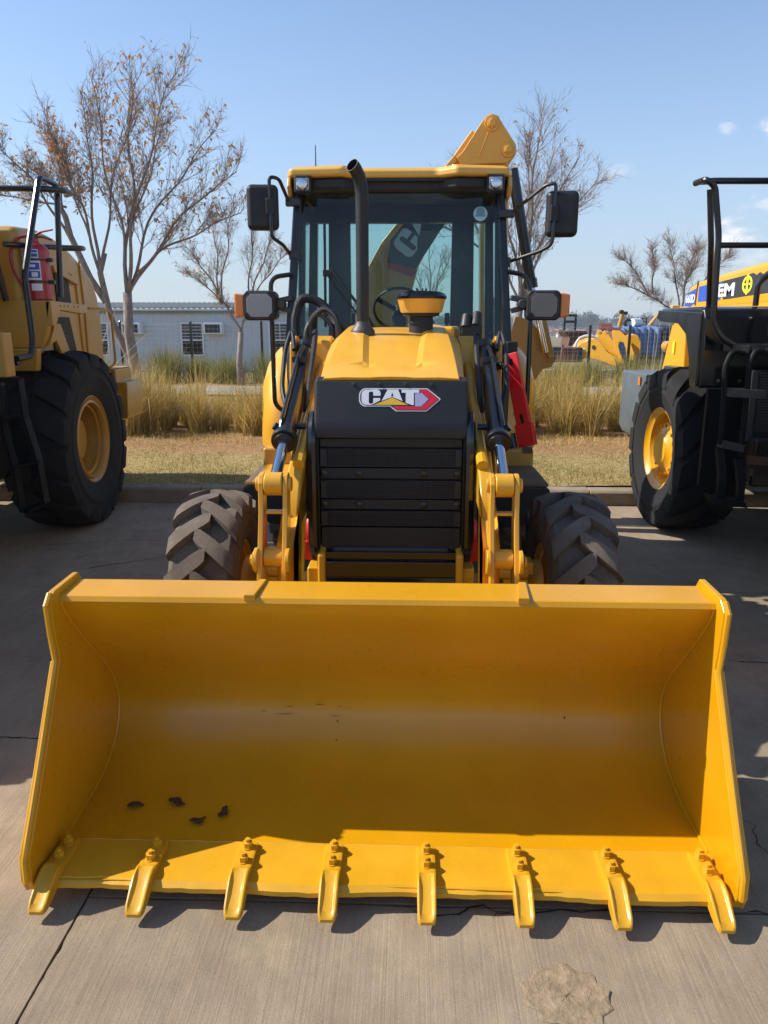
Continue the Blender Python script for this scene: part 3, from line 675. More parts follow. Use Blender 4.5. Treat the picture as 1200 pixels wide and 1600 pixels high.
# exhaust stack with a cut-back bent outlet
ex, ey = -.178, 2.2
cp = [(ex, ey, 1.72), (ex, ey, 2.36), (ex, ey, 2.46), (ex-.004, ey-.006, 2.505), (ex-.014, ey-.020, 2.545), (ex-.032, ey-.044, 2.578), (ex-.046, ey-.064, 2.592)]
m = MB(); n = 20; vs = []
def ring(p, d, r, shear=0):
    d = Vector(d).normalized(); u = d.cross(Vector((0, 1, 0))).normalized(); w = d.cross(u); return [Vector(p)+(u*math.cos(2*math.pi*k/n)+w*math.sin(2*math.pi*k/n))*r for k in range(n)]
N_ = len(cp); P_ = [Vector(p) for p in cp]
rings = []
for i in range(N_): rings.append(ring(P_[i], P_[min(i+1, N_-1)]-P_[max(i-1, 0)], .0345))
rings[-1] = [p+Vector((.0, .0, .02))*0+Vector((0, 0, 1))*((p-P_[-1]).dot(Vector((.3, .3, -.2)))*.9) for p in rings[-1]]
ins = [ring(P_[i], P_[min(i+1, N_-1)]-P_[max(i-1, 0)], .0310) for i in range(N_-1, 1, -1)]
ins[0] = [P_[-1]+(p-P_[-1])*.93 for p in rings[-1]]
allr = rings+ins
m.add([p for r in allr for p in r], [(i*n+k, i*n+(k+1) % n, (i+1)*n+(k+1) % n, (i+1)*n+k) for i in range(len(allr)-1) for k in range(n)]+[tuple((len(allr)-1)*n+k for k in range(n))])
EXH = m.build('exhaust_stack', M['matt'], BH)
m = MB(); m.lathe([(.066, 1.72), (.066, 1.762), (.060, 1.772), (.044, 1.79), (.038, 1.812), (.0345, 1.812)], (ex, ey, 0), 'z', 24); m.build('exhaust_collar', M['steel'], EXH)
# pre-cleaner
px, py = .142, 2.3
m = MB(); m.lathe([(.068, 1.74), (.066, 1.80), (.074, 1.80), (.074, 1.815), (.066, 1.815), (.066, 1.835), (.10, 1.842), (.104, 1.862), (.09, 1.866)], (px, py, 0), 'z', 28); PC = m.build('pre_cleaner', M['matt'], BH)
m = MB(); m.lathe([(.108, 1.858), (.116, 1.866), (.131, 1.925), (.136, 1.935), (.12, 1.938)], (px, py, 0), 'z', 32); m.build('bowl', M['cream'], PC)
m = MB(); m.lathe([(.138, 1.932), (.140, 1.945), (.128, 1.962), (.10, 1.972), (.001, 1.975)], (px, py, 0), 'z', 32)
for dx in (-.02, .005, .02): m.cyl((px+dx, py, 1.97), (px+dx*1.4, py, 1.99), .006, .005, 8)
m.build('cap', M['gloss'], PC)
# --- loader arms, bellcranks, cylinders
def arm_poly(): return [(2.66, 1.66), (2.40, 1.63), (1.45, 1.29), (1.16, 1.16), (1.05, 1.02), (.97, .70), (.94, .36), (.88, .26), (.83, .32), (.86, .62), (.90, .92), (1.02, 1.0), (1.30, 1.02), (2.35, 1.36), (2.66, 1.40)]
for sg in (-1, 1):
    x0, x1 = sorted((sg*.384, sg*.452))
    m = MB(); m.prism(arm_poly(), x0, x1); A = m.build('loader_arm', M['arm'], BH, .014, 3)
    m = MB(); m.tube([(sg*.402, 2.3, 1.605), (sg*.402, 1.5, 1.318), (sg*.402, 1.2, 1.20)], .026, 10); m.build('arm_rib', M['arm'], A)
    # tower that carries arm and cylinder
    for xx, w in ((sg*.405, .05), (sg*.572, .018)):
        m = MB(); m.prism([(2.15, .9), (2.20, 1.55), (2.24, 1.70), (2.34, 1.735), (2.50, 1.70), (2.75, 1.45), (2.75, .9)], xx-w, xx+w); m.build('arm_tower', M['arm'], BH, .012)
    # bellcrank: two plates, bosses, rung
    pb = [(1.005, 1.185), (.975, 1.212), (.94, 1.205), (.918, 1.175), (.905, 1.05), (.86, .92), (.82, .80), (.80, .66), (.80, .52), (.83, .48), (.87, .52), (.89, .64), (.94, .76), (.965, .88), (.985, 1.03)]
    c = []
    for xx in (sg*.418, sg*.517):
        m = MB(); m.prism(pb, xx-.010, xx+.010); o = m.build('bellcrank_plate', M['arm'], BH, .004)
    m = MB(); m.cyl((sg*.430, .958, 1.165), (sg*.505, .958, 1.165), .048, n=24); m.build('rod_eye', M['arm'], BH, .006)
    m = MB()
    for xx, d in ((sg*.395, -1), (sg*.540, 1)):
        m.cyl((xx, .955, 1.165), (xx+.014*sg*d*-1, .955, 1.165), .030, n=16); m.cyl((xx, .86, .87), (xx-.016*sg*d, .86, .87), .05, n=20)
    m.hexbolt((sg*.545, .86, .87), (sg, 0, 0), .022, .012)
    m.build('pin', M['arm'], BH, .003)
    m = MB(); m.cyl((sg*.431, .90, .87), (sg*.504, .90, .87), .042, n=24); m.build('bellcrank_boss', M['arm'], BH)
    m = MB(); m.bb(min(sg*.43, sg*.505), max(sg*.43, sg*.505), .925, .96, 1.045, 1.058); m.build('rung', M['arm'], BH, .003)
    # tilt cylinder
    a, b = Vector((sg*.505, 2.30, 1.664)), Vector((sg*.468, .955, 1.165)); d = (b-a).normalized(); Lc = (b-a).length; g = a+d*(Lc*.745)
    m = MB(); m.cyl(a-d*.03, a+d*.05, .052, .048); m.cyl(a+d*.03, g, .0425); m.cyl(g-d*.10, g-d*.02, .047); m.cyl(g-d*.02, g+d*.012, .059); m.cyl(g+d*.012, g+d*.03, .046); CY = m.build('tilt_cylinder', M['black'], BH, .003)
    m = MB(); m.cyl(g, b, .0245, n=24); m.build('rod', M['chrome'], CY)
    up = Vector((0, -.35, .94)); sx = Vector((sg, 0, 0))
    def along(t, o1, o2): return a+d*(Lc*t)+up*o1+sx*o2
    m = MB(); m.tube(fillet([along(.08, .06, .0), along(.16, .062, .015), along(.56, .055, .018), along(.68, .055, .018), along(.705, .03, .02)], .03), .0105, 8); m.build('pressure_pipe', M['black'], CY)
    m = MB(); m.cyl(along(.685, .0, .02), along(.685, .03, .055), .018, n=12); m.cyl(along(.65, .0, -.03), along(.65, .0, -.085), .015, n=12); m.box(along(.20, .055, .01), (.07, .02, .03)); m.build('port', M['black'], CY)
    m = MB()
    m.tube(fillet([along(.10, .05, .05), along(-.02, .11, .075), along(.10, .05, .10), along(.34, -.03, .085), along(.48, -.10, .02)], .08), .0125, 8)
    m.tube(fillet([along(.04, .10, -.055), along(-.01, .10, -.06), along(.16, .07, -.065), along(.40, .0, -.06), along(.50, -.10, -.05)], .05), .0145, 8)
    m.build('hose', M['matt'], CY)
# red service brace stored beside the right cylinder and its loops under the arms
m = MB(); p0, p1 = Vector((.615, 2.10, 1.645)), Vector((.722, 1.98, 1.125))
dv = (p1-p0).normalized(); fr = Vector((-.50, -.80, .30)); fr = (fr-dv*fr.dot(dv)).normalized(); sx = dv.cross(fr).normalized(); sx = sx if sx.x > 0 else -sx
def chan(mb, q0, q1, w, dpt):
    for s2 in (-1, 1): mb.beam(q0+sx*(w/2*s2)+fr*(-dpt/2), q1+sx*(w/2*s2)+fr*(-dpt/2), .008, dpt, fr)
    mb.beam(q0, q1, w+.012, .008, fr)
chan(m, p0, p0+dv*.40, .066, .035); RB = m.build('safety_brace', M['red'], BH, .004)
for t_, h_ in ((.03, .035), (.33, .05)):
    m = MB(); c_ = p0+dv*t_+fr*.0045; m.beam(c_, c_+dv*h_, .016, .004, fr); m.build('slot', M['crack'], RB)
m = MB(); q = p0+dv*.40; chan(m, q-dv*.02+fr*.006, q+dv*.105+fr*.006, .084, .045); m.build('brace_foot', M['red'], RB, .004)
m = MB(); m.box(q+dv*.125+fr*.012, (.05, .03, .035)); m.cyl(q+sx*-.075+dv*.02, q+sx*-.075+dv*.10, .022, n=10); m.cyl(p0+dv*.05-sx*.05, p0+dv*.05-sx*.10, .02, n=10); m.build('brace_latch', M['black'], RB)
for sg in (-1, 1):
    m = MB(); m.tube([(sg*.392, 1.44+.03*math.cos(a*.6), .83+.055*math.sin(a*.6)) for a in range(12)], .016, 8); m.bb(sg*.392-.02, sg*.392+.02, 1.40, 1.48, .70, .79); m.build('red_lock', M['red'], BH, .003)
# --- axle and front wheels
m = MB(); m.tube([(-.70, 1.58, .50), (-.45, 1.58, .50), (-.2, 1.58, .47), (.2, 1.58, .47), (.45, 1.58, .50), (.70, 1.58, .50)], [.075, .08, .12, .12, .08, .075], 14); AX = m.build('front_axle', M['arm'], BH)
for sg in (-1, 1):
    m = MB(); m.cyl((sg*.56, 1.52, .66), (sg*.62, 1.53, .70), .05, .04, 12); m.cyl((sg*.60, 1.56, .36), (sg*.60, 1.56, .68), .062, n=14); m.box((sg*.60, 1.47, .66), (.16, .10, .06)); m.box((sg*.60, 1.46, .58), (.12, .08, .05)); m.cyl((sg*.40, 1.42, .56), (sg*.62, 1.42, .56), .024, n=12); m.cyl((sg*.50, 1.44, .635), (sg*.66, 1.44, .635), .032, n=12); m.cyl((sg*.62, 1.58, .5), (sg*.74, 1.58, .5), .12, .16, 20)
    for k in range(8): m.hexbolt((sg*.62, 1.47+.02*math.cos(k), .52+.025*k), (0, -1, 0), .011, .014)
    m.build('steering_knuckle', M['arm'], AX, .006)
    wheel(BH, (sg*.878, 1.58, .497), .497, .315, .235, sg, M['yellow'], M['rubber'], dict(n=15, lug=.052, hw=.046, skew=.30, xin=-.030, stag=.5, crown=.026, ns=8, wrap=.07), dish=.06, rz=R(1.5))
    wheel(BH, (sg*.79, 3.87, .66), .66, .34, .34, sg, M['yellow'], M['rubber'], dict(n=20, lug=.035, hw=.045, skew=.30, xin=-.02, crown=.03, wrap=.07), dish=.08)
# --- chassis, steps, fenders
m = MB(); m.bb(-.28, .28, 1.3, 4.5, .48, .80); m.bb(-.33, .33, 1.5, 2.75, .78, 1.30); m.bb(-.60, .60, 2.9, 4.4, .75, 1.15); m.build('chassis', M['black'], BH, .02)
for sg in (-1, 1):
    x0, x1 = sorted((sg*.60, sg*.925))
    m = MB(); m.bb(x0, x1, 2.45, 3.05, .842, .862); ST = m.build('step', M['yellow'] if sg < 0 else M['dirty'], BH, .006)
    m = MB()
    for i in range(9):
        for j in range(6):
            xx = x0+.03+i*.033; yy = 2.48+j*.05; m.add([(xx-.008, yy, .8615), (xx, yy-.012, .8615), (xx+.008, yy, .8615), (xx, yy+.012, .8615), (xx, yy, .868)], [(0, 1, 4), (1, 2, 4), (2, 3, 4), (3, 0, 4)])
    m.build('tread_studs', M['yellow'] if sg < 0 else M['dirty'], ST, join=True)
    m = MB(); m.prism([(sg*.50, .842), (sg*.90, .842), (sg*.935, .825), (sg*.935, .76), (sg*.90, .69), (sg*.78, .60), (sg*.50, .56)], 2.44, 3.0, 'y'); m.build('mudguard', M['matt'], BH, .012)
    m = MB(); m.bb(*sorted((sg*.60, sg*.925)), 3.05, 3.35, .80, .975); m.build('tank', M['tan'], BH, .02)
    fp = [(3.10, .965), (3.085, 1.10), (3.10, 1.22), (3.17, 1.36), (3.30, 1.50), (3.48, 1.60), (3.75, 1.655), (4.45, 1.655), (4.6, 1.5), (4.62, 1.1), (4.56, 1.1), (4.5, 1.32), (4.1, 1.42), (3.6, 1.40), (3.3, 1.25), (3.18, 1.1), (3.16, .965)]
    m = MB(); rows = []
    nf = 8; tops = fp[:10]
    for i in range(nf+1):
        q = i/nf; ang = q*math.pi/2
        # outer corner sweeps round towards the wheel side
        xo = sg*(.80+.165*math.sin(ang)); k = 1-math.cos(ang)
        rows.append([(xo, y+(.20*k if y < 3.3 else .05*k), z-(.16*k if z > 1.2 else .16*k*max(0, (z-.965)/.25))) for y, z in tops])
    rows.insert(0, [(sg*.56, y, z) for y, z in tops])
    m.grid(rows); m.grid([[ (p[0], p[1]+.0, p[2]) for p in rows[-1]], [(p[0]-sg*.03, p[1]+.03, max(.965, p[2]-.03)) for p in rows[-1]]])
    m.build('rear_fender', M['yellow'], BH, ang=60)
# --- cab
def pil(mb, p0, p1, w, h): mb.beam(p0, p1, w, h, (0, 1, 0))
for sg in (-1, 1):
    m = MB(); pil(m, (sg*.712, 3.08, 1.02), (sg*.722, 3.10, 1.72), .055, .06); pil(m, (sg*.722, 3.10, 1.70), (sg*.664, 3.30, 2.70), .052, .06); m.build('front_pillar', M['black'], BH, .012)
    m = MB(); pil(m, (sg*.735, 3.62, 1.0), (sg*.69, 3.66, 2.70), .045, .06); m.build('door_post', M['black'], BH, .01)
    m = MB(); m.prism([(sg*.40, 1.1), (sg*.60, 1.1), (sg*.575, 2.64), (sg*.405, 2.64)], 4.30, 4.38, 'y'); m.build('rear_pillar', M['black'], BH, .012)
    m = MB(); pil(m, (sg*.735, 4.34, 1.0), (sg*.69, 4.34, 2.70), .06, .08); m.build('rear_corner_post', M['black'], BH, .01)
    # side door glass and rail
    m = MB(); m.add([(sg*.727, 3.14, 1.15), (sg*.733, 3.60, 1.15), (sg*.69, 3.64, 2.66), (sg*.665, 3.32, 2.66)], [(0, 1, 2, 3)]); m.add([(sg*.737, 3.67, 1.3), (sg*.737, 4.30, 1.3), (sg*.692, 4.30, 2.66), (sg*.692, 3.69, 2.66)], [(0, 1, 2, 3)])
    m.build('side_window', M['glass'], BH)
    m = MB(); m.tube([(sg*.735, 3.12, 1.70), (sg*.74, 3.62, 1.70)], .018, 8); m.tube([(sg*.733, 3.12, 1.12), (sg*.74, 4.3, 1.12)], .02, 8); m.build('door_rail', M['black'], BH)
    # rear quarter panes
    m = MB(); m.add([(sg*.59, 4.34, 1.25), (sg*.705, 4.34, 1.25), (sg*.675, 4.34, 2.58), (sg*.575, 4.34, 2.58)], [(0, 1, 2, 3)]); m.build('quarter_window', M['glass'], BH)
m = MB(); m.add([(-.705, 3.095, 1.26), (.705, 3.095, 1.26), (.650, 3.285, 2.66), (-.650, 3.285, 2.66)], [(0, 1, 2, 3)]); m.build('windscreen', M['glass'], BH)
m = MB(); m.add([(-.40, 4.34, 1.30), (.40, 4.34, 1.30), (.405, 4.34, 2.575), (-.405, 4.34, 2.575)], [(0, 1, 2, 3)]); m.build('rear_window', M['glass'], BH)
m = MB(); m.bb(-.70, .70, 4.29, 4.39, 2.575, 2.70); m.bb(-.70, .70, 4.29, 4.39, 1.05, 1.30); m.build('rear_header', M['black'], BH, .01)
m = MB(); m.bb(-.66, .66, 3.27, 3.33, 2.64, 2.72); m.bb(-.70, .70, 3.07, 3.12, 1.22, 1.28); m.build('windscreen_frame', M['black'], BH, .01)
m = MB(); m.bb(-.69, .69, 3.2, 4.42, 2.695, 2.71); m.build('headliner', M['matt'], BH)
m = MB(); m.prism([(-.725, 3.22), (-.70, 3.145), (-.36, 3.105), (-.26, 3.20), (.24, 3.20), (.37, 3.105), (.70, 3.145), (.725, 3.22), (.725, 4.48), (-.725, 4.48)], 2.712, 2.768, 'z'); RF = m.build('roof', M['cream'], BH, .02, 3)
m = MB(); m.prism([(-.70, 3.26), (-.36, 3.20), (-.26, 3.30), (.24, 3.30), (.37, 3.20), (.70, 3.26), (.70, 4.44), (-.70, 4.44)], 2.755, 2.795, 'z'); m.build('roof_crown', M['cream'], RF, .02, 3)
m = MB(); m.prism([(-.69, 3.20), (-.36, 3.15), (-.27, 3.24), (.25, 3.24), (.37, 3.15), (.69, 3.20), (.69, 3.34), (-.69, 3.34)], 2.64, 2.716, 'z'); m.build('roof_visor', M['matt'], RF, .02)
for sg in (-1, 1):
    m = MB(); m.prism([(3.20, 2.72), (3.17, 2.66), (3.22, 2.60), (3.36, 2.585), (4.4, 2.60), (4.45, 2.72)], sg*.712-.014, sg*.712+.014); m.build('roof_skirt', M['cream'], RF, .01)
    m = MB(); m.bb(sg*.615-.056, sg*.615+.056, 3.12, 3.19, 2.612, 2.72); WL = m.build('work_light', M['matt'], BH, .012)
    m = MB(); m.bb(sg*.615-.043, sg*.615+.043, 3.112, 3.128, 2.628, 2.702); o = m.build('lamp_lens', M['lens'], WL, .01)
    m = MB(); m.lathe([(.038, 0), (.030, -.010), (.010, -.013), (.001, -.013)], (sg*.615, 3.114, 2.665), 'y', 20); m.build('reflector', M['chrome'], WL)
m = MB(); m.lathe([(.08, 2.79), (.08, 2.805), (.068, 2.835), (.001, 2.845)], (.40, 3.5, 0), 'z', 24); m.build('beacon', M['orange'], BH)
m = MB(); m.tube([(-.62, 3.9, 2.78), (-.62, 3.9, 3.06)], [.006, .003], 6); m.build('antenna', M['matt'], BH)
# windscreen sticker, wiper
def WS(x, z, off=.006): return Vector((x, 3.095+(z-1.26)*(.19/1.40)-off, z))
def disc(mb, c, r, f, n=28): 
    pts = [f(c[0]+r*math.cos(2*math.pi*k/n), c[1]+r*math.sin(2*math.pi*k/n)) for k in range(n)]; mb.add(pts, [tuple(range(n))])
m = MB(); disc(m, (.535, 2.50), .046, WS); SK = m.build('inspection_sticker', paint('sticker_green', (.45, .66, .66), .5, peel=0), BH)
m = MB(); disc(m, (.535, 2.515), .028, lambda a, b: WS(a, b, .008)); m.add([WS(.503, 2.495, .009), WS(.567, 2.495, .009), WS(.567, 2.483, .009), WS(.503, 2.483, .009)], [(0, 1, 2, 3)]); m.build('sticker_print', paint('sticker_print', (.16, .33, .38), .5, peel=0), SK)
m = MB(); m.tube([WS(-.49, 2.44, .03), WS(-.485, 1.78, .03)], .009, 6); WP = m.build('wiper', M['matt'], BH)
m = MB(); m.tube([WS(-.48, 2.13, .035), WS(-.44, 2.14, .05), WS(-.20, 1.84, .05), WS(-.12, 1.70, .04)], .010, 6); m.tube([WS(-.47, 2.11, .045), WS(-.22, 1.80, .05), WS(-.14, 1.70, .04)], .006, 6); m.box(WS(-.475, 2.125, .035), (.05, .03, .04)); m.build('wiper_arm', M['matt'], WP)
# interior
m = MB(); m.lathe([(.17, 0), (.185, .012), (.19, 0), (.185, -.012)], (0, 0, 0), 'z', 32, True)
for k in range(3):
    a = R(90+120*k); m.beam((0, 0, -.02), (.17*math.cos(a), .17*math.sin(a), 0), .03, .012)
m.cyl((0, 0, -.05), (0, 0, .01), .035); o = m.build('steering_wheel', M['matt'], BH); o.location = (.0, 3.50, 1.90); o.rotation_euler = (R(-50), 0, 0)
m = MB(); m.beam((0, 3.40, 1.15), (0, 3.49, 1.86), .10, .10); m.prism([(3.14, 1.2), (3.14, 1.70), (3.26, 1.74), (3.40, 1.66), (3.40, 1.2)], -.33, .33); m.build('dashboard', M['matt'], BH, .02)
m = MB(); m.box((-.02, 3.95, 1.36), (.50, .48, .14)); m.box((-.02, 4.14, 1.56), (.46, .12, .42), (R(-8), 0, 0)); m.build('seat', M['seat'], BH, .04, 3)
for x in (-.36, .36):
    m = MB(); m.box((x, 4.05, 1.45), (.12, .4, .3)); m.tube([(x, 3.95, 1.55), (x, 3.92, 1.80)], .012, 8); m.cyl((x, 3.92, 1.80), (x, 3.915, 1.88), .022, .018, 12); m.build('control_console', M['matt'], BH, .02)
# mirrors
for sg in (-1, 1):
    cx = -.862 if sg < 0 else 1.028; cz = 2.515 if sg < 0 else 2.468; pz = 0 if sg < 0 else -.03
    bx = -.69 if sg < 0 else .70
    m = MB(); m.box((cx, 3.05, cz), (.20, .085, .275), (0, 0, R(-sg*6))); MR = m.build('mirror', M['matt'], BH, .035, 4)
    m = MB(); m.box((cx, 3.10, cz), (.17, .01, .24), (0, 0, R(-sg*6))); m.build('mirror_glass', M['chrome'], MR)
    m = MB(); m.box((cx-sg*.055, 3.0, cz+.0), (.055, .025, .10)); m.build('mirror_clamp', M['matt'], MR, .008)
    m = MB(); m.tube(fillet([(cx-sg*.055, 3.0, cz-.02), (cx-sg*.055, 2.995, cz+.175), (cx-sg*.11, 3.03, cz+.17), (bx+sg*.03, 3.20, cz+.06+pz)], .04), .0115, 8); m.tube(fillet([(cx-sg*.055, 3.0, cz+.02), (cx-sg*.06, 2.995, cz-.185), (cx-sg*.12, 3.03, cz-.22), (bx+sg*.03, 3.20, cz-.27)], .05), .0115, 8); m.build('mirror_arm', M['black'], MR)
    m = MB(); m.box((bx, 3.21, cz+.055+pz), (.10, .05, .05)); m.box((bx, 3.20, cz-.275), (.07, .05, .06)); m.build('mirror_bracket', M['black'], MR, .006)
# headlights on stalks with orange indicators
def octo(cx, cz, w, h, k): return [(cx-w+k, cz-h), (cx+w-k, cz-h), (cx+w, cz-h+k), (cx+w, cz+h-k), (cx+w-k, cz+h), (cx-w+k, cz+h), (cx-w, cz+h-k), (cx-w, cz-h+k)]
for sg in (-1, 1):
    cx = -.902 if sg < 0 else .940; cz = 1.915
    m = MB(); m.prism(octo(cx, cz, .108, .094, .022), 3.02, 3.16, 'y'); HL = m.build('headlight', M['matt'], BH, .012)
    m = MB(); m.prism(octo(cx, cz, .084, .074, .03), 3.008, 3.03, 'y'); m.build('lens', M['lens'] if sg < 0 else M['lensd'], HL, .004)
    m = MB(); o2 = octo(cx, cz, .090, .080, .032); m.tube([(a, 3.014, b) for a, b in o2+o2[:1]], .004, 6); m.build('lens_trim', M['steel'], HL)
    m = MB(); a, b = sorted((cx+sg*.106, cx+sg*.168)); m.prism([(a, cz-.080), (b, cz-.070), (b, cz+.070), (a, cz+.080)], 3.03, 3.15, 'y'); m.build('indicator', M['orange'], HL, .012)
    m = MB(); m.box((cx-sg*.15, 3.12, cz+.04), (.11, .05, .035), (0, R(sg*12), 0)); m.box((cx-sg*.15, 3.12, cz-.02), (.10, .05, .035), (0, R(-sg*16), 0)); m.cyl((cx-sg*.13, 3.06, cz+.01), (cx-sg*.13, 3.14, cz+.01), .03, n=14); m.build('bracket', M['steel'], HL, .006)
    # tubular guard
    gx = -.838 if sg < 0 else .870
    m = MB(); m.tube(fillet([(sg*.70, 3.12, 2.115), (gx, 3.10, 2.095), (gx, 3.10, 1.26), (gx-sg*.09, 3.10, 1.20)] if sg < 0 else [(.72, 3.16, 2.13), (.83, 3.14, 2.11), (gx, 3.12, 2.0), (gx, 3.10, 1.50), (gx, 3.10, 1.25), (gx-.08, 3.10, 1.2)], .07), .0155, 8); m.build('guard_rail', M['black'], BH)
m = MB(); m.bb(-.735, -.665, 2.86, 2.90, 1.57, 1.68); m.tube(fillet([(-.70, 2.88, 1.58), (-.705, 2.88, 1.44), (-.66, 2.90, 1.40)], .04), .011, 8); m.build('small_mirror', M['matt'], BH, .01)
m = MB(); m.box((.735, 2.95, 1.62), (.07, .05, .14)); m.box((.62, 2.75, 1.64), (.05, .05, .16)); m.build('valve_block', M['matt'], BH, .008)
# hydraulic hoses looping in front of the cab
rnd = random.Random(2)
def hose(pts, r, nm='hose', mat='matt'):
    m = MB(); m.tube(fillet(pts, .16, 8), r, 8); return m.build(nm, M[mat], BH)
h1 = fillet([(-.60, 2.72, 1.60), (-.645, 2.78, 1.80), (-.60, 2.80, 1.965), (-.47, 2.80, 1.93), (-.36, 2.72, 1.78), (-.36, 2.60, 1.58)], .14, 8)
m = MB(); m.tube(h1, .024, 10)
for i in range(0, len(h1)-1):
    for t in (0, .33, .66):
        p = h1[i].lerp(h1[i+1], t); dd = (h1[i+1]-h1[i]).normalized(); m.tube([p-dd*.004, p+dd*.004], .028, 10)
m.build('corrugated_hose', M['matt'], BH)
hose([(-.52, 2.66, 1.55), (-.535, 2.68, 1.82), (-.44, 2.68, 1.90), (-.36, 2.64, 1.84), (-.345, 2.60, 1.62)], .017)
hose([(-.50, 2.62, 1.5), (-.57, 2.66, 1.75), (-.49, 2.70, 1.87), (-.40, 2.70, 1.80), (-.39, 2.64, 1.6)], .013, mat='steel')
hose([(-.63, 2.5, 1.45), (-.66, 2.6, 1.65), (-.60, 2.74, 1.72)], .013)
for k in range(3): hose([(.40+.03*k, 2.45, 1.45), (.42+.03*k, 2.60, 1.62), (.41+.035*k, 2.72, 1.80-.03*k), (.44+.03*k, 2.88, 1.70)], .017-.002*k)
m = MB(); m.cyl((.405, 2.50, 1.77), (.415, 2.55, 1.85), .036, .03, 12); m.cyl((.465, 2.5, 1.78), (.475, 2.56, 1.86), .034, .028, 12); m.box((.44, 2.52, 1.75), (.12, .07, .09)); m.build('hose_coupling', M['matt'], BH, .01)
# --- rear digging arm, swung so its side faces forward
def yz(c): return c
boom = [(-.42, 1.25), (-.40, 1.70), (-.36, 2.00), (-.28, 2.26), (-.16, 2.47), (.0, 2.66), (.22, 2.90), (.45, 3.16), (.60, 3.36), (.74, 3.47), (.84, 3.42), (.92, 3.20), (.86, 3.08), (.70, 3.0), (.50, 2.82), (.36, 2.66), (.24, 2.48), (.15, 2.30), (.09, 2.08), (.06, 1.80), (.06, 1.25)]
m = MB(); m.prism(boom, 4.92, 5.16, 'y'); BM = m.build('boom', M['yellow'], BH, .02)
m = MB()
for k, (a, b) in enumerate(zip(boom[1:8], boom[2:9])): m.beam((a[0], 4.90, a[1]), (b[0], 4.90, b[1]), .05, .03, (0, 1, 0))
m.build('boom_flange', M['yellow'], BM, .008)
kn = [(.455, 3.155), (.505, 3.20), (.66, 3.43), (.70, 3.475), (.745, 3.49), (.79, 3.475), (.82, 3.43), (.95, 3.25), (.955, 3.19), (.93, 3.14), (.87, 3.11), (.50, 3.10)]
for yy in (4.86, 5.19):
    m = MB(); m.prism(kn, yy-.015, yy+.015, 'y'); KN = m.build('knuckle_plate', M['yellow'], BM, .006)
m = MB()
for (x, z) in ((.742, 3.412), (.888, 3.212)):
    m.lathe([(.062, 4.83), (.062, 4.845)], (x, 0, z), 'y', 24); m.lathe([(.043, 4.815), (.043, 4.84)], (x, 0, z), 'y', 6); m.cyl((x, 4.80, z), (x, 5.22, z), .028)
m.build('knuckle_pin', M['yellow'], BM, .004)
m = MB(); m.tube([(.64, 4.842, 3.15), (.72, 4.842, 3.36)], .006, 6); m.build('weld_seam', M['yellow'], BM)
# boom decal: dark field, two letters, red foot
def BD(u, v, off):   # u along the boom, v across
    o = Vector((-.02, 4.918-off, 2.36)); du = Vector((.60, 0, .80)).normalized(); dv2 = Vector((.80, 0, -.60)).normalized(); return o+du*u+dv2*v
decal([(-.10, -.06), (.10, -.17), (.72, -.17), (.72, .13), (-.02, .17)], -.002, .002, M['grayd'], 'boom_decal', BM, BD)
decal([(-.13, -.03), (-.09, -.06), (.0, .14), (.0, .19), (-.06, .19)], -.002, .003, M['redd'], 'boom_decal_foot', BM, BD)
def BD2(u, v, off): return BD(.045+(u-108)*.00078, -.125+(v-160)*.00105, off+.003)
decal(Cc, -.002, .001, M['whited'], 'letter', BM, BD2)
decal([(440, 160), (575, 160), (632, 308), (500, 255), (365, 305)], -.002, .001, M['whited'], 'letter', BM, BD2)
decal([(618, 160), (842, 160), (842, 200), (776, 200), (776, 358), (672, 330), (672, 200), (618, 200)], -.002, .001, M['whited'], 'letter', BM, BD2)
decal([(482, 245), (516, 245), (500, 200)], -.002, .002, M['grayd'], 'letter_counter', BM, BD2)
# stick, its cylinder, linkage
m = MB(); m.prism([(.76, 3.22), (.90, 3.22), (.93, 2.4), (.97, 1.2), (.85, 1.1), (.72, 1.3), (.68, 2.6)], 4.95, 5.13, 'y'); SKK = m.build('stick', M['yellow'], BH, .02)
m = MB(); m.cyl((.925, 4.84, 3.06), (1.12, 4.84, 2.16), .048, .046); m.cyl((1.115, 4.84, 2.18), (1.13, 4.84, 2.10), .058); m.build('stick_cylinder', M['black'], BH)
m = MB(); m.cyl((1.125, 4.84, 2.14), (1.28, 4.84, 1.55), .026); m.build('cylinder_rod', M['chrome'], BH)
m = MB(); m.beam((1.20, 4.90, 2.05), (1.345, 4.90, 1.50), .04, .05); m.prism([(1.02, 1.86), (1.14, 1.84), (1.27, 1.70), (1.36, 1.56), (1.385, 1.48), (1.36, 1.42), (1.28, 1.40), (1.20, 1.28), (1.0, 1.2), (.95, 1.6)], 4.95, 4.99, 'y'); m.hexbolt((1.335, 4.95, 1.49), (0, -1, 0), .02, .02); m.hexbolt((1.14, 4.95, 1.76), (0, -1, 0), .016, .02); m.build('linkage', M['tan'], BH, .006)
m = MB(); m.bb(-.9, .9, 4.55, 4.75, .55, .85); m.bb(-.25, .25, 4.7, 5.2, .5, 1.35); m.build('rear_frame', M['yellow'], BH, .02)
for sg in (-1, 1):
    m = MB(); m.bb(sg*.92-.06, sg*.92+.06, 4.58, 4.72, .35, 1.35); m.bb(sg*.92-.12, sg*.92+.12, 4.52, 4.78, .30, .35); m.build('stabiliser', M['yellow'], BH, .01)
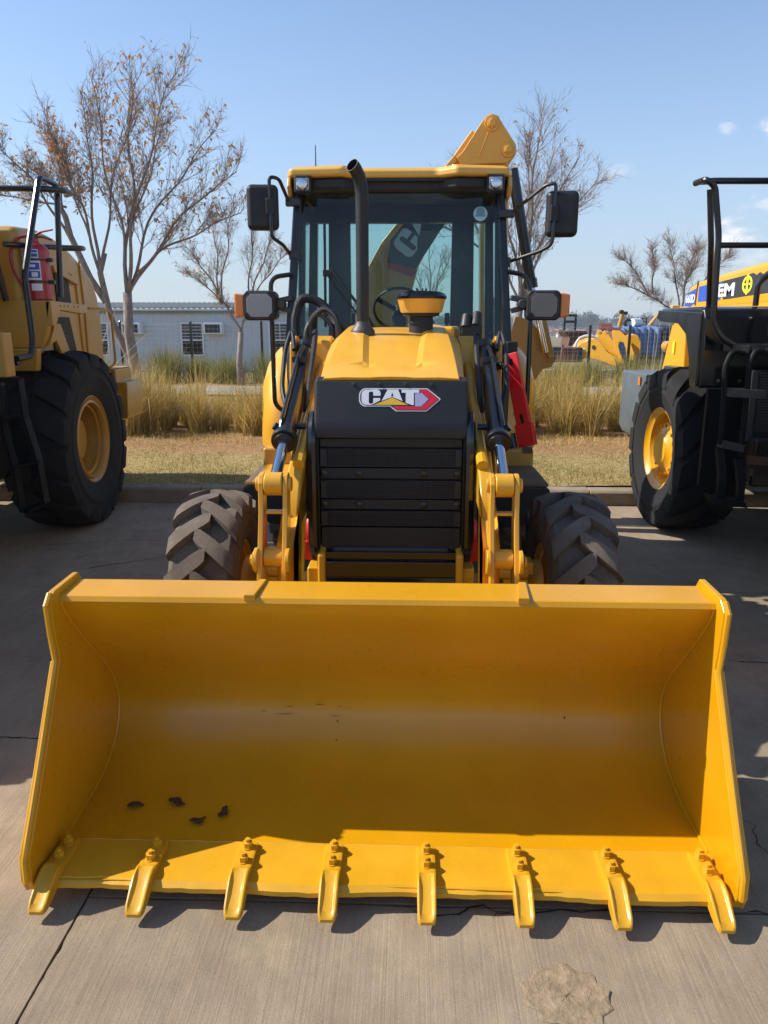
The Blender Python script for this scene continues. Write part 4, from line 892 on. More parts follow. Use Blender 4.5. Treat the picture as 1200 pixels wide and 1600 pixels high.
# ------------------------------------------------------------ the two wheel loaders on either side
def rail(pts, r, parent, nm='handrail', mat='black', fr=.05):
    m = MB(); m.tube(fillet(pts, fr, 6), r, 10); return m.build(nm, M[mat], parent, join=False)
WL1 = empty('wheel_loader', 'large tan yellow wheel loader parked in shade on the left with a fire extinguisher', 'wheel loader')
sp1 = dict(n=17, lug=.045, hw=.098, skew=.16, xin=.015, stag=.5, crown=.03, ns=6, wrap=.10)
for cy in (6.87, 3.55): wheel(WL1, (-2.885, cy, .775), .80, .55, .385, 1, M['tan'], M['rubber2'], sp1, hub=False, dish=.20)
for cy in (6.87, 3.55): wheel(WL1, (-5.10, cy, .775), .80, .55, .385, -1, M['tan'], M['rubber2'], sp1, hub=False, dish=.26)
m = MB(); m.lathe([(.325, -2.70), (.352, -2.69), (.352, -2.665), (.335, -2.66), (.325, -2.68)], (0, 6.87, .775), 'x', 48, True); m.lathe([(.300, -2.74), (.322, -2.735), (.322, -2.715), (.300, -2.72)], (0, 6.87, .775), 'x', 48, True); m.build('lock_ring', M['tan'], WL1)
m = MB(); m.lathe([(.29, -2.90), (.29, -2.87), (.22, -2.86), (.12, -2.82), (.001, -2.82)], (0, 6.87, .775), 'x', 32); m.build('axle_end', M['tan'], WL1)
m = MB(); m.lathe([(.16, -4.9), (.22, -4.2), (.22, -3.8), (.16, -3.1), (.2, -2.8)], (0, 6.87, .775), 'x', 20); m.build('rear_axle', M['tan'], WL1)
# engine hood
hp = [(6.52, 2.57), (6.60, 2.58), (6.96, 2.60), (7.30, 2.565), (7.65, 2.475), (7.95, 2.36), (8.14, 2.24), (8.25, 2.08), (8.30, 1.85), (8.30, 1.36), (6.52, 1.36)]
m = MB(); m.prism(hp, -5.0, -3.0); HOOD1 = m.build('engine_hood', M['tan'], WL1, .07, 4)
m = MB(); m.tube([(-2.992, y, z) for y, z in ((7.80, 1.38), (7.82, 1.9), (7.78, 2.40))], .009, 6); m.tube([(-2.994, 7.30, 2.28), (-2.994, 7.55, 2.26), (-2.994, 7.66, 2.18), (-2.994, 7.70, 1.40)], .012, 6); m.build('panel_seam', M['tan'], HOOD1)
m = MB(); m.prism([(7.16, 2.27), (7.46, 2.20), (7.48, 1.97), (7.18, 1.97)], -3.0, -2.985); m.prism([(7.02, 1.86), (7.40, 1.86), (7.52, 1.50), (7.02, 1.50)], -3.0, -2.985); m.build('side_grille', M['perft'], HOOD1)
m = MB(); m.prism([(7.10, 2.31), (7.60, 2.225), (7.64, 2.16), (7.12, 2.255)], -3.005, -2.96); m.build('grille_hood', M['tan'], HOOD1, .008)
rail([(-2.97, 7.62, 1.93), (-2.90, 7.62, 1.97), (-2.90, 7.40, 1.97), (-2.97, 7.36, 1.93)], .012, WL1, 'grab_handle', 'tan')
rail([(-2.97, 7.85, 1.95), (-2.90, 7.98, 1.95), (-2.86, 8.18, 1.93), (-2.86, 8.20, 1.38), (-2.95, 8.1, 1.33)], .013, WL1, 'grab_handle', 'tan', .10)
# platform beside the cab
m = MB(); m.prism([(-3.60, 1.985), (-2.735, 1.985), (-2.74, 1.93), (-2.79, 1.72), (-2.84, 1.60), (-3.60, 1.60)], 6.42, 6.50, 'y'); m.build('platform_front', M['tan'], WL1, .012)
m = MB(); m.prism([(6.42, 1.985), (7.20, 1.965), (7.22, 1.90), (7.10, 1.885), (6.60, 1.91), (6.50, 1.80), (6.42, 1.78)], -2.78, -2.73); m.build('platform_side', M['tan'], WL1, .008)
m = MB()
for y in (6.60, 6.68, 6.76, 6.9, 6.98): m.lathe([(.010, -2.731), (.010, -2.7285), (.001, -2.7285)], (0, y, 1.945), 'x', 10)
m.build('bolt_hole', M['rust'], WL1)
m = MB(); m.bb(-3.60, -2.80, 6.45, 7.15, 1.955, 1.98); m.build('platform_deck', M['tan'], WL1)
m = MB(); m.prism([(6.46, 1.62), (6.60, 1.80), (6.72, 1.80), (6.95, 1.42), (6.80, 1.42), (6.60, 1.66)], -2.82, -2.79); m.build('fender_brace', M['tan'], WL1, .006)
m = MB(); m.prism([(-3.60, 1.60), (-2.825, 1.60), (-2.85, 1.42), (-3.60, 1.42)], 6.30, 6.38, 'y'); m.bb(-3.6, -2.735, 5.56, 5.70, 1.42, 1.74); m.build('fender_box', M['tan'], WL1, .012)
m = MB(); m.bb(-4.9, -3.10, 6.0, 6.40, 1.98, 2.52); m.build('rear_cab_panel', M['tan'], WL1, .03)
# rails
rail([(-2.74, 5.74, 1.545), (-2.72, 5.95, 1.56), (-2.72, 6.00, 1.70), (-2.74, 6.02, 2.15), (-2.735, 6.45, 2.93), (-2.75, 6.82, 2.93), (-2.76, 6.70, 2.02)], .024, WL1, fr=.06)
m = MB(); m.tube([(-2.86, 5.78, 1.53), (-2.73, 5.76, 1.53)], .034, 12); m.build('rail_clamp', M['black'], WL1)
rail([(-5.0, 6.55, 2.86), (-2.78, 6.55, 2.86), (-2.66, 6.70, 2.87), (-2.66, 6.90, 2.88), (-2.75, 7.0, 2.88)], .024, WL1)
rail([(-3.6, 6.0, 2.55), (-3.12, 6.05, 2.53), (-3.08, 6.25, 2.42), (-3.06, 6.35, 1.98)], .026, WL1, fr=.12)
rail([(-3.05, 6.4, 2.42), (-2.80, 6.9, 2.44), (-2.68, 7.05, 2.45), (-2.72, 7.22, 2.46), (-2.95, 7.2, 2.46)], .022, WL1)
# boarding ladder
for a, b in (((-2.845, 5.70, 1.40), (-2.745, 5.70, 1.40)),):
    L1 = [(-2.895, 5.72, 1.40), (-2.885, 5.70, 1.12), (-2.805, 5.66, .75), (-2.775, 5.64, .40)]; L2 = [(-2.76, 5.80, 1.40), (-2.74, 5.78, 1.12), (-2.655, 5.74, .78), (-2.625, 5.72, .45)]
    for LL in (L1, L2):
        m = MB()
        for p, q in zip(LL[:-1], LL[1:]): m.beam(p, q, .014, .09, (0, 1, 0))
        m.build('ladder_side', M['ladder'], WL1)
    for k in range(4):
        p, q = Vector(L1[k]), Vector(L2[k]); m = MB(); m.beam(p, q, .14, .016); m.build('rung', M['ladder'], WL1)
m = MB(); m.bb(-4.6, -2.96, 4.9, 6.0, .62, 1.36); m.bb(-4.5, -3.4, 2.8, 8.0, .55, 1.30); m.build('chassis', M['black'], WL1, .03)
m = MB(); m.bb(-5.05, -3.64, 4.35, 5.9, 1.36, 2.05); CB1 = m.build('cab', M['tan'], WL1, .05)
for xx in (-5.02, -3.67):
    for yy in (4.40, 5.85):
        m = MB(); m.bb(xx-.04, xx+.04, yy-.05, yy+.05, 2.05, 3.24); m.build('cab_pillar', M['black'], CB1)
m = MB(); m.bb(-4.98, -3.71, 4.37, 4.38, 2.07, 3.22); m.bb(-4.98, -3.71, 5.86, 5.87, 2.07, 3.22); m.bb(-3.66, -3.65, 4.46, 5.79, 2.07, 3.22); m.build('cab_window', M['glassd'], CB1)
m = MB(); m.bb(-5.14, -3.58, 4.2, 6.0, 3.24, 3.36); m.build('cab_roof', M['tan'], WL1, .05)
for xx in (-4.6, -3.4):
    m = MB(); m.prism([(4.3, 1.9), (3.2, 1.75), (2.2, .70), (1.9, .75), (2.9, 1.35), (4.2, 1.5)], xx-.07, xx+.07); m.build('lift_arm', M['tan'], WL1, .02)
m = MB(); m.prism([(1.15, .03), (2.0, .06), (2.15, .3), (2.05, .8), (1.75, 1.15), (1.70, 1.1), (1.95, .75), (2.05, .3), (1.9, .12), (1.15, .06)], -5.45, -2.72); m.build('loader_bucket', M['tan'], WL1)
# counterweight block at the tail
m = MB(); m.prism([(-5.1, 1.345), (-2.835, 1.345), (-2.82, 1.33), (-2.82, 1.20), (-2.715, 1.20), (-2.705, 1.18), (-2.725, .83), (-2.75, .815), (-2.88, .815), (-2.90, .70), (-5.1, .70)], 8.05, 8.55, 'y'); m.build('counterweight', M['tan'], WL1, .012)
m = MB(); m.bb(-3.0, -2.78, 7.80, 8.05, 1.055, 1.085); m.build('tail_step', M['tan'], WL1, .004)
m = MB(); m.bb(-2.98, -2.90, 8.0, 8.05, .45, 1.06); m.build('mud_flap', M['matt'], WL1)
# fire extinguisher strapped to the rail
FE = empty('fire_extinguisher', 'red fire extinguisher strapped upright on the left loader platform', 'fire extinguisher', (-2.875, 6.58, 1.985))
m = MB(); m.lathe([(.085, 0), (.098, .012), (.098, .385), (.088, .425), (.055, .455), (.03, .465), (.028, .50), (.001, .50)], ax='z', n=32); CYL = m.build('cylinder', M['extred'], FE)
m = MB(); m.cyl((0, 0, .49), (0, 0, .53), .024, n=12); m.build('valve', M['steel'], FE)
m = MB(); m.tube([(.0, 0, .52), (.06, -.02, .545), (.17, -.04, .56)], [.012, .010, .007], 8); m.tube([(.0, 0, .51), (.08, -.02, .505), (.15, -.03, .48)], [.010, .009, .007], 8); m.build('lever', M['extred'], FE)
m = MB(); m.tube(fillet([(-.01, -.02, .52), (-.13, -.05, .50), (-.185, -.08, .38), (-.16, -.09, .22), (-.105, -.06, .12)], .10, 8), .012, 8); m.build('hose', M['extred'], FE)
def wrapl(z0, z1, a0, a1, mat, nm, off=.0015):
    m = MB(); rws = [[((.098+off)*math.cos(R(a0+(a1-a0)*k/12)), (.098+off)*math.sin(R(a0+(a1-a0)*k/12)), z) for k in range(13)] for z in (z0, z1)]; m.grid(rws); return m.build(nm, mat, CYL)
wrapl(.335, .405, 195, 300, M['whited'], 'label'); wrapl(.345, .372, 200, 296, M['blued'], 'label_print', .0028); wrapl(.380, .398, 200, 296, M['blued'], 'label_print', .0028)
wrapl(.165, .315, 190, 305, M['whited'], 'label'); wrapl(.245, .300, 196, 300, M['blued'], 'label_print', .0028); wrapl(.180, .235, 196, 300, M['blued'], 'label_print', .0028); wrapl(.190, .225, 262, 290, M['whited'], 'label_print', .0038)
wrapl(.265, .285, 215, 282, M['whited'], 'label_print', .0038)
wrapl(.08, .135, 255, 305, M['whited'], 'label'); wrapl(.115, .145, 205, 240, M['limed'], 'label')
for z in (.150, .325):
    m = MB(); m.lathe([(.0985, z-.008), (.102, z-.008), (.102, z+.008), (.0985, z+.008)], ax='z', n=32, closed=True); m.box((.118, -.02, z), (.04, .03, .03)); m.build('strap', M['black'], FE)

# ------------------------------------------------------------ right loader
WL2 = empty('wheel_loader', 'bright yellow wheel loader parked on the right with 660D lettering and black fender', 'wheel loader')
sp2 = dict(n=15, lug=.050, hw=.102, skew=.42, xin=-.01, stag=.5, crown=.035, ns=8, wrap=.11)
for cy in (6.76, 3.75): wheel(WL2, (2.70, cy, .705), .73, .54, .36, -1, M['semyellow'], M['rubber2'], sp2, hub=False, dish=.16)
for cy in (6.76, 3.75): wheel(WL2, (4.75, cy, .705), .73, .54, .36, 1, M['semyellow'], M['rubber2'], sp2, hub=False, dish=.16)
m = MB(); m.lathe([(.23, 2.62), (.235, 2.54), (.20, 2.525), (.15, 2.50), (.14, 2.485), (.001, 2.48)], (0, 6.76, .70), 'x', 32); HB = m.build('wheel_hub', M['semyellow'], WL2)
m = MB()
for k in range(16):
    a = 2*math.pi*k/16; m.hexbolt((2.545, 6.76+.215*math.cos(a), .70+.215*math.sin(a)), (-1, 0, 0), .016, .03)
for k in range(8):
    a = 2*math.pi*k/8+.2; m.hexbolt((2.505, 6.76+.12*math.cos(a), .70+.12*math.sin(a)), (-1, 0, 0), .010, .02)
m.build('wheel_nut', M['semyellow'], HB)
m = MB(); m.box((2.50, 6.70, .72), (.01, .03, .012), (.5, 0, 0)); m.build('red_mark', M['red'], HB)
m = MB(); m.lathe([(.15, 4.6), (.2, 4.0), (.2, 3.4), (.15, 2.8)], (0, 6.76, .705), 'x', 20); m.build('rear_axle', M['black'], WL2)
hp2 = [(5.2, 2.40), (6.4, 2.325), (6.9, 2.30), (7.4, 2.27), (7.98, 2.225), (8.22, 2.19), (8.33, 2.10), (8.42, 1.30), (5.2, 1.30)]
m = MB(); m.prism(hp2, 3.2, 4.4); HOOD2 = m.build('engine_hood', M['semyellow'], WL2, .05, 3)
m = MB(); m.prism([(8.05, 1.96), (8.10, 1.96), (8.36, 1.30), (7.75, 1.30), (7.80, 1.92)], 3.02, 3.22); m.build('rear_side_panel', M['semyellow'], WL2, .02)
m = MB(); m.tube([(3.196, 8.04, 1.98), (3.196, 8.02, 2.22)], .008, 6); m.build('panel_seam', M['rust'], HOOD2)
def SD(poly, off, mat, nm): m = MB(); m.prism(poly, 3.2-off, 3.199); return m.build(nm, mat, HOOD2)
SD([(8.30, 2.105), (8.03, 2.155), (8.055, 2.005), (8.34, 1.935)], .003, M['blued'], 'model_panel')
SD([(7.99, 2.165), (7.45, 2.19), (7.46, 2.02), (7.99, 2.015)], .003, M['blued'], 'band_blue')
jag = [(6.90-.06*k, 2.215+(.012 if k % 2 else -.010)) for k in range(1, 6)]
SD([(7.45, 2.19), (7.0, 2.215)]+jag+[(6.2, 2.25), (6.2, 2.06), (6.9, 2.04), (7.40, 2.02)], .004, M['grayd'], 'band_dark')
SD([(7.98, 2.005), (6.2, 2.045), (6.2, 1.985), (7.98, 1.965)], .003, paint('band_amber', (.85, .36, .003), .4), 'band_amber')
def side_text(s, y, z, size, off, sx, mat, nm):
    me = text_mesh(s, size, off, .0008); o = link(nm, me, M[mat], HOOD2); o.matrix_local = Matrix(((0, 0, -1, 3.1945), (-sx, 0, 0, y), (0, 1, 0, z), (0, 0, 0, 1))); return o
side_text('660D', 8.18, 2.048, .112, .0035, .95, 'whited', 'model_number')
side_text('SEM', 7.42, 2.10, .155, .006, 1.9, 'whited', 'maker_name')
EY, EZ = 6.93, 2.135
for (a0, a1) in ((100, 260), (-80, 80)):
    pts = [(EY+.095*math.cos(R(a0+(a1-a0)*k/14)), EZ+.075*math.sin(R(a0+(a1-a0)*k/14))) for k in range(15)]+[(EY+.066*math.cos(R(a1+(a0-a1)*k/14)), EZ+.048*math.sin(R(a1+(a0-a1)*k/14))) for k in range(15)]
    SD(pts, .0055, M['limed'], 'emblem_ring')
SD([(EY-.018, EZ+.085), (EY+.018, EZ+.085), (EY+.018, EZ-.085), (EY-.018, EZ-.085)], .006, M['limed'], 'emblem_bar')
for s_ in (-1, 1): SD([(EY+s_*.028, EZ+.012), (EY+s_*.075, EZ+.012), (EY+s_*.075, EZ-.006), (EY+s_*.028, EZ-.006)], .006, M['limed'], 'emblem_bar')
# fender
fpoly = [(5.72, 1.33), (5.72, 1.84), (5.76, 1.905), (5.84, 1.925), (6.62, 1.925), (6.70, 1.90), (6.72, 1.845), (6.66, 1.85), (6.62, 1.875), (5.90, 1.87), (5.82, 1.84), (5.79, 1.78), (5.78, 1.33)]
m = MB(); m.prism(fpoly, 2.355, 3.25); FD = m.build('fender', M['gloss'], WL2, .02, 3)
m = MB(); m.prism([(5.74, 1.34), (5.76, 1.88), (6.66, 1.91), (6.69, 1.85), (6.62, 1.82), (6.20, 1.80), (6.02, 1.72), (5.92, 1.55), (5.86, 1.34)], 2.34, 2.358); m.build('fender_lip', M['gloss'], FD, .005)
m = MB()
for x in (2.50, 2.66): m.lathe([(.014, 5.72), (.014, 5.705), (.001, 5.70)], (x, 0, 1.385), 'y', 12)
m.build('bolt', M['steel'], FD)
m = MB(); m.bb(2.41, 3.2, 5.66, 5.70, .60, 1.33); m.build('mud_flap', M['ladder'], WL2)
m = MB(); m.bb(2.50, 3.4, 5.30, 5.70, 1.60, 1.66); m.build('platform', M['black'], WL2, .008)
for k in range(9):
    m = MB(); m.bb(2.53+k*.09, 2.57+k*.09, 5.29, 5.302, 1.615, 1.645); m.build('platform_slot', M['steel'], WL2)
m = MB(); m.bb(2.685, 2.735, 5.286, 5.30, 1.60, 1.65); m.build('amber_marker', M['orange'], WL2)
# rails
rail([(2.52, 5.56, 1.645), (2.42, 5.56, 1.70), (2.36, 5.58, 1.80), (2.345, 5.60, 2.40), (2.285, 5.60, 2.72), (2.22, 5.60, 2.765), (2.205, 5.75, 2.765)], .022, WL2, fr=.06)
rail([(2.43, 5.85, 1.92), (2.36, 5.75, 2.35), (2.30, 5.72, 2.72)], .022, WL2)
rail([(2.22, 5.72, 2.77), (2.30, 5.66, 2.765), (3.6, 5.66, 2.765)], .022, WL2)
rail([(2.35, 5.60, 2.335), (3.6, 5.60, 2.335)], .020, WL2)
rail([(2.86, 5.60, 2.10), (2.80, 5.58, 2.02), (2.755, 5.55, 1.72), (2.81, 5.50, 1.63), (2.95, 5.50, 1.62)], .022, WL2, fr=.07)
rail([(2.80, 5.9, 1.93), (2.80, 5.9, 2.10), (2.90, 5.9, 2.17), (3.2, 5.9, 2.2)], .022, WL2, fr=.08)
# ladder
LA = [(2.47, 5.28, 1.60), (2.38, 5.27, 1.62), (2.335, 5.26, 1.52), (2.345, 5.24, 1.30), (2.345, 5.22, .98)]; LB_ = [(2.625, 5.28, 1.60), (2.54, 5.27, 1.63), (2.50, 5.26, 1.53), (2.50, 5.24, 1.30), (2.49, 5.22, .90)]
for LL in (LA, LB_):
    m = MB(); m.tube(fillet(LL, .06, 6), .019, 10); m.build('ladder_rail', M['ladder'], WL2)
m = MB(); m.beam((2.345, 5.23, 1.345), (2.60, 5.23, 1.33), .10, .055); m.build('rung', M['steel'], WL2)
m = MB(); m.beam((2.345, 5.22, .99), (2.49, 5.22, .96), .10, .05); m.build('rung', M['steel'], WL2)
for x, zt, zb in ((2.315, .96, .62), (2.455, .88, .58)):
    m = MB(); m.prism([(5.20, zt), (5.24, zt), (5.16, (zt+zb)/2), (5.15, zb), (5.12, zb), (5.12, (zt+zb)/2)], x, x+.05); m.build('step_strap', M['ladder'], WL2)
m = MB(); m.prism([(2.27, .635), (2.50, .60), (2.52, .56), (2.29, .585)], 5.08, 5.24, 'y'); m.build('bottom_step', M['ladder'], WL2, .004)
# cooling mesh and dark undercarriage
m = MB(); m.bb(2.62, 3.4, 5.42, 5.48, 1.02, 1.48); CG = m.build('cooler', M['matt'], WL2)
for k in range(22):
    m = MB(); m.bb(2.66, 3.38, 5.405, 5.418, 1.045+k*.0195, 1.055+k*.0195); m.build('cooler_slat', M['steel'], CG)
m = MB(); m.bb(2.60, 2.64, 5.40, 5.42, .98, 1.47); m.build('cooler_strip', M['steel'], CG)
m = MB(); m.bb(2.62, 4.9, 5.3, 6.0, .66, 1.02); m.bb(3.3, 4.3, 2.8, 8.0, .5, 1.3); m.bb(2.9, 3.4, 5.7, 8.0, 1.25, 1.38); m.build('chassis', M['black'], WL2, .03)
m = MB(); m.beam((2.60, 5.32, .86), (2.85, 5.32, .84), .06, .06); m.beam((2.62, 5.33, .77), (2.8, 5.33, .74), .05, .05); m.build('drawbar', M['rust'], WL2)
m = MB(); m.bb(3.1, 4.5, 4.0, 5.5, 1.45, 3.2); m.build('cab', M['black'], WL2, .06)
m = MB(); m.bb(3.0, 4.6, 3.8, 5.65, 3.2, 3.33); m.build('cab_roof', M['semyellow'], WL2, .05)
for xx in (3.3, 4.3):
    m = MB(); m.prism([(4.1, 1.9), (3.2, 1.75), (2.2, .70), (1.9, .75), (2.9, 1.35), (4.0, 1.5)], xx-.07, xx+.07); m.build('lift_arm', M['semyellow'], WL2, .02)
# counterweight, tail lamp, handles
m = MB(); m.prism([(2.635, .72), (2.68, .63), (4.8, .63), (4.8, 1.305), (2.64, 1.305)], 7.72, 8.48, 'y'); CW = m.build('counterweight', M['greyblue'], WL2, .015)
m = MB(); m.prism([(7.70, 1.29), (7.70, .66), (7.718, .66), (7.718, 1.29)], 2.68, 4.7); m.build('counterweight_face', M['black'], CW)
m = MB(); m.bb(2.62, 2.634, 7.83, 7.88, 1.19, 1.27); m.build('side_marker', M['orange'], CW)
m = MB(); m.bb(2.985, 3.07, 8.10, 8.16, 1.81, 1.985); TL = m.build('tail_lamp', M['semyellow'], WL2, .01)
m = MB(); m.bb(3.07, 3.15, 8.11, 8.2, 1.84, 1.95); m.build('lamp_body', M['matt'], TL)
rail([(3.12, 8.05, 1.93), (3.06, 8.05, 1.93), (3.05, 8.05, 1.60), (3.16, 7.95, 1.58)], .013, WL2, 'grab_handle', 'semyellow')
rail([(3.19, 8.28, 1.90), (3.12, 8.24, 1.96), (3.12, 8.02, 1.96), (3.19, 7.98, 1.92)], .012, WL2, 'grab_handle', 'semyellow')
m = MB(); m.bb(3.005, 3.018, 8.0, 8.05, 1.50, 1.62); m.build('warning_label', M['limed'], WL2)
m = MB()
for y in (8.06, 7.96): m.lathe([(.018, 3.018), (.018, 2.995), (.001, 2.99)], (0, y, 1.36), 'x', 12)
m.build('panel_bolt', M['steel'], WL2)
# ------------------------------------------------------------ background: path, building, fence, trees, yard
m = MB(); m.add([(-14, 18.2, -.02), (14, 17.8, -.02), (14, 20.4, -.02), (-14, 20.8, -.02)], [(0, 1, 2, 3)]); o = struct(m.build('path', M['path'])); o.location.z = .19
rows = [[(x*1.0, y, .13+.03*math.sin(x*.5+y)) for x in range(-45, 46, 3)] for y in (19.0, 21.5, 24, 27, 32, 42, 60)]
m = MB(); m.grid(rows); struct(m.build('verge', M['dirt'], None, ang=180))
# prefabricated office
PB = empty('prefab_building', 'long white prefabricated building with a grey sheet roof behind the wire fence', 'building', (0, 0, 0))
BY = 28.0
def ribbed(x0, x1, y, z0, z1, pitch, dep):
    pts = []; n = int((x1-x0)/pitch)
    for i in range(n):
        b = x0+i*pitch; pts += [(b, y), (b+pitch*.55, y), (b+pitch*.65, y-dep), (b+pitch*.9, y-dep)]
    pts.append((x0+n*pitch, y)); m = MB(); m.grid([[(a, b, z0) for a, b in pts], [(a, b, z1) for a, b in pts]]); return m
o = ribbed(-19.5, -1.2, BY, .10, 2.24, .22, .012).build('wall', M['wallw'], PB, ang=10)
m = MB(); m.bb(-19.5, -1.2, BY+.02, BY+6.5, .1, 2.3); m.build('wall_core', M['wallw'], PB)
m = MB(); m.bb(-19.7, -1.0, BY-.10, BY-.03, 2.16, 2.30); m.build('fascia', M['green'], PB)
m = MB(); m.tube([(-19.7, BY-.18, 2.29), (-1.0, BY-.18, 2.29)], .05, 8); m.build('gutter', M['wallw'], PB)
pts = [(-19.8+i*.05, .018*math.sin(i*math.pi/2)) for i in range(378)]
m = MB(); m.grid([[(x, BY-.22, 2.33+dz) for x, dz in pts], [(x, BY+3.2, 2.62+dz) for x, dz in pts], [(x, BY+6.7, 2.34+dz) for x, dz in pts]]); m.build('roof', M['roofg'], PB)
m = MB(); m.bb(-19.8, -.95, BY-.15, BY-.12, 2.30, 2.36); m.build('roof_edge', M['roofg'], PB)
for cx in (-13.6, -10.35, -6.92, -3.75):
    m = MB(); w, z0, z1 = .36, .72, 1.80
    for (a, b, c, d) in ((-w-.05, -w, z0-.05, z1+.05), (w, w+.05, z0-.05, z1+.05), (-w, w, z1, z1+.05), (-w, w, z0-.05, z0), (-w, w, 1.20, 1.25)): m.bb(cx+a, cx+b, BY-.05, BY-.005, c, d)
    WN = m.build('window', M['white'], PB)
    m = MB(); m.bb(cx-w, cx+w, BY-.03, BY-.022, z0, 1.20); m.bb(cx-w, cx+w, BY-.03, BY-.022, 1.25, z1); m.build('pane', M['glassd'], WN)
    m = MB()
    for z in (1.36, 1.47, 1.58, 1.69): m.bb(cx-w, cx+w, BY-.045, BY-.033, z-.008, z+.008)
    m.bb(cx-.012, cx+.012, BY-.045, BY-.033, 1.25, z1); m.build('bar', M['white'], WN)
for cx in (-12.0, -9.0, -6.08):
    m = MB(); m.bb(cx-.33, cx+.33, BY-.38, BY, 1.44, 1.83); AC = m.build('air_conditioner', M['white'], PB, .015)
    m = MB()
    m.bb(cx-.28, cx+.24, BY-.40, BY-.385, 1.49, 1.78); m.build('grille', M['grayd'], AC)
    m = MB()
    for k in range(5): m.bb(cx-.28, cx+.24, BY-.405, BY-.401, 1.515+k*.055, 1.525+k*.055)
    m.build('louvre', M['steel'], AC)
# wire fence: each post and panel
FY = 24.6
FN = empty('wire_fence', 'welded wire mesh fence on dark posts in front of the white building', 'fence')
px_ = [-12.8, -10.55, -8.35, -6.12, -3.88, -1.6, .6, 2.85, 5.1]
for x in px_:
    m = MB(); m.bb(x-.035, x+.035, FY-.03, FY+.03, 0, 1.86); m.cyl((x, FY, 1.86), (x, FY, 1.90), .04, .01, 8); m.build('post', M['gloss'], FN)
def wires(x0, x1, y, z0, z1, nx, nz, r=.0028):
    m = MB()
    for i in range(nx+1): x = x0+(x1-x0)*i/nx; m.tube([(x, y, z0), (x, y, z1)], r, 3, False)
    for k in range(nz+1): z = z0+(z1-z0)*k/nz; m.tube([(x0, y, z), (x1, y, z)], r, 3, False)
    return m
for a, b in zip(px_[:-1], px_[1:]): wires(a+.04, b-.04, FY, .2, 1.78, 16, 11).build('wire_panel', M['wire'], FN, join=True)
FN2 = empty('wire_fence', 'thin wire mesh fence in front of the stored yellow machine parts', 'fence')
for x in (6.0, 7.16, 9.4, 11.7, 14.0):
    m = MB(); m.bb(x-.035, x+.035, 22.57, 22.63, 0, 1.76); m.build('post', M['gloss'], FN2)
for a, b in ((4.8, 5.96), (6.04, 7.12), (7.2, 9.36), (9.44, 11.66), (11.74, 13.96)): wires(a, b, 22.6, .2, 1.70, int((b-a)/.14), 11, .0022).build('wire_panel', M['wire'], FN2, join=True)
# grass tussocks along the fence
def tussock(x, y, h, r, n, seed, mat, label, grp):
    f = lambda g, k: np.stack([x+r*.5*g.normal(0, .5, k), y+r*.5*g.normal(0, .5, k), np.full(k, .12)], 1)
    o = link('grass_tussock', blades('grass_tussock', mat, n, f, h*.45, h*1.1, .007, .42, seed, 3, .35, lambda p: np.arctan2(p[:, 1]-y, p[:, 0]-x)), None); tag(o, label, 'grass', grp)
rnd = random.Random(33)
for i, (x, y, h, r) in enumerate([(-6.35, 22.4, 1.15, .8), (-5.5, 22.8, .85, .6), (-4.45, 21.8, .95, .8), (-3.2, 21.9, 1.05, .9), (-8.2, 22.2, .8, .8), (-2.4, 22.2, .9, .8), (-9.6, 22.3, .9, .8)]):
    tussock(x, y, h, r, 1100, 50+i, M['tuft'], 'green grass tussock growing at the foot of the fence before the white building', 'tussocks by the building')
for i, (x, y, h, r) in enumerate([(4.9, 20.6, .75, .7), (5.65, 20.9, .8, .6), (6.55, 20.5, 1.0, .55), (7.7, 20.9, .95, .9), (8.6, 20.8, .8, .9), (3.9, 20.8, .8, .8)]):
    tussock(x, y, h, r, 1000, 70+i, M['tuft'], 'grass tussock at the roadside before the stored yellow machine parts', 'tussocks by the parts yard')
# pale seed stalks leaning out of the tall grass on the left, and upright ones on the right
def stalks(name, pos, label):
    r = random.Random(len(pos)*7); m = MB()
    for (x, y, dx, h) in pos: m.tube([(x, y, .3), (x+dx*.35, y-.05, .3+h*.5), (x+dx, y-.1, .3+h)], [.0055, .0045, .002], 4, False)
    me = m.mesh(name); o = link(name, me, M['plume']); tag(o, label, 'grass stalks', kind='stuff')
rr = random.Random(9)
stalks('pale_stalks', [(-4.75+rr.uniform(-.5, .45), 12.2+rr.uniform(-.6, .6), rr.uniform(-.2, 1.25), rr.uniform(.7, 1.75)) for _ in range(34)], 'pale leaning seed stalks rising from tall grass by the big tree')
stalks('upright_stalks', [(5.5+rr.uniform(-.55, .6), 14.6+rr.uniform(-.5, .5), rr.uniform(-.12, .12), rr.uniform(1.2, 2.2)) for _ in range(16)], 'tall upright pale reed stalks beside the right loader')
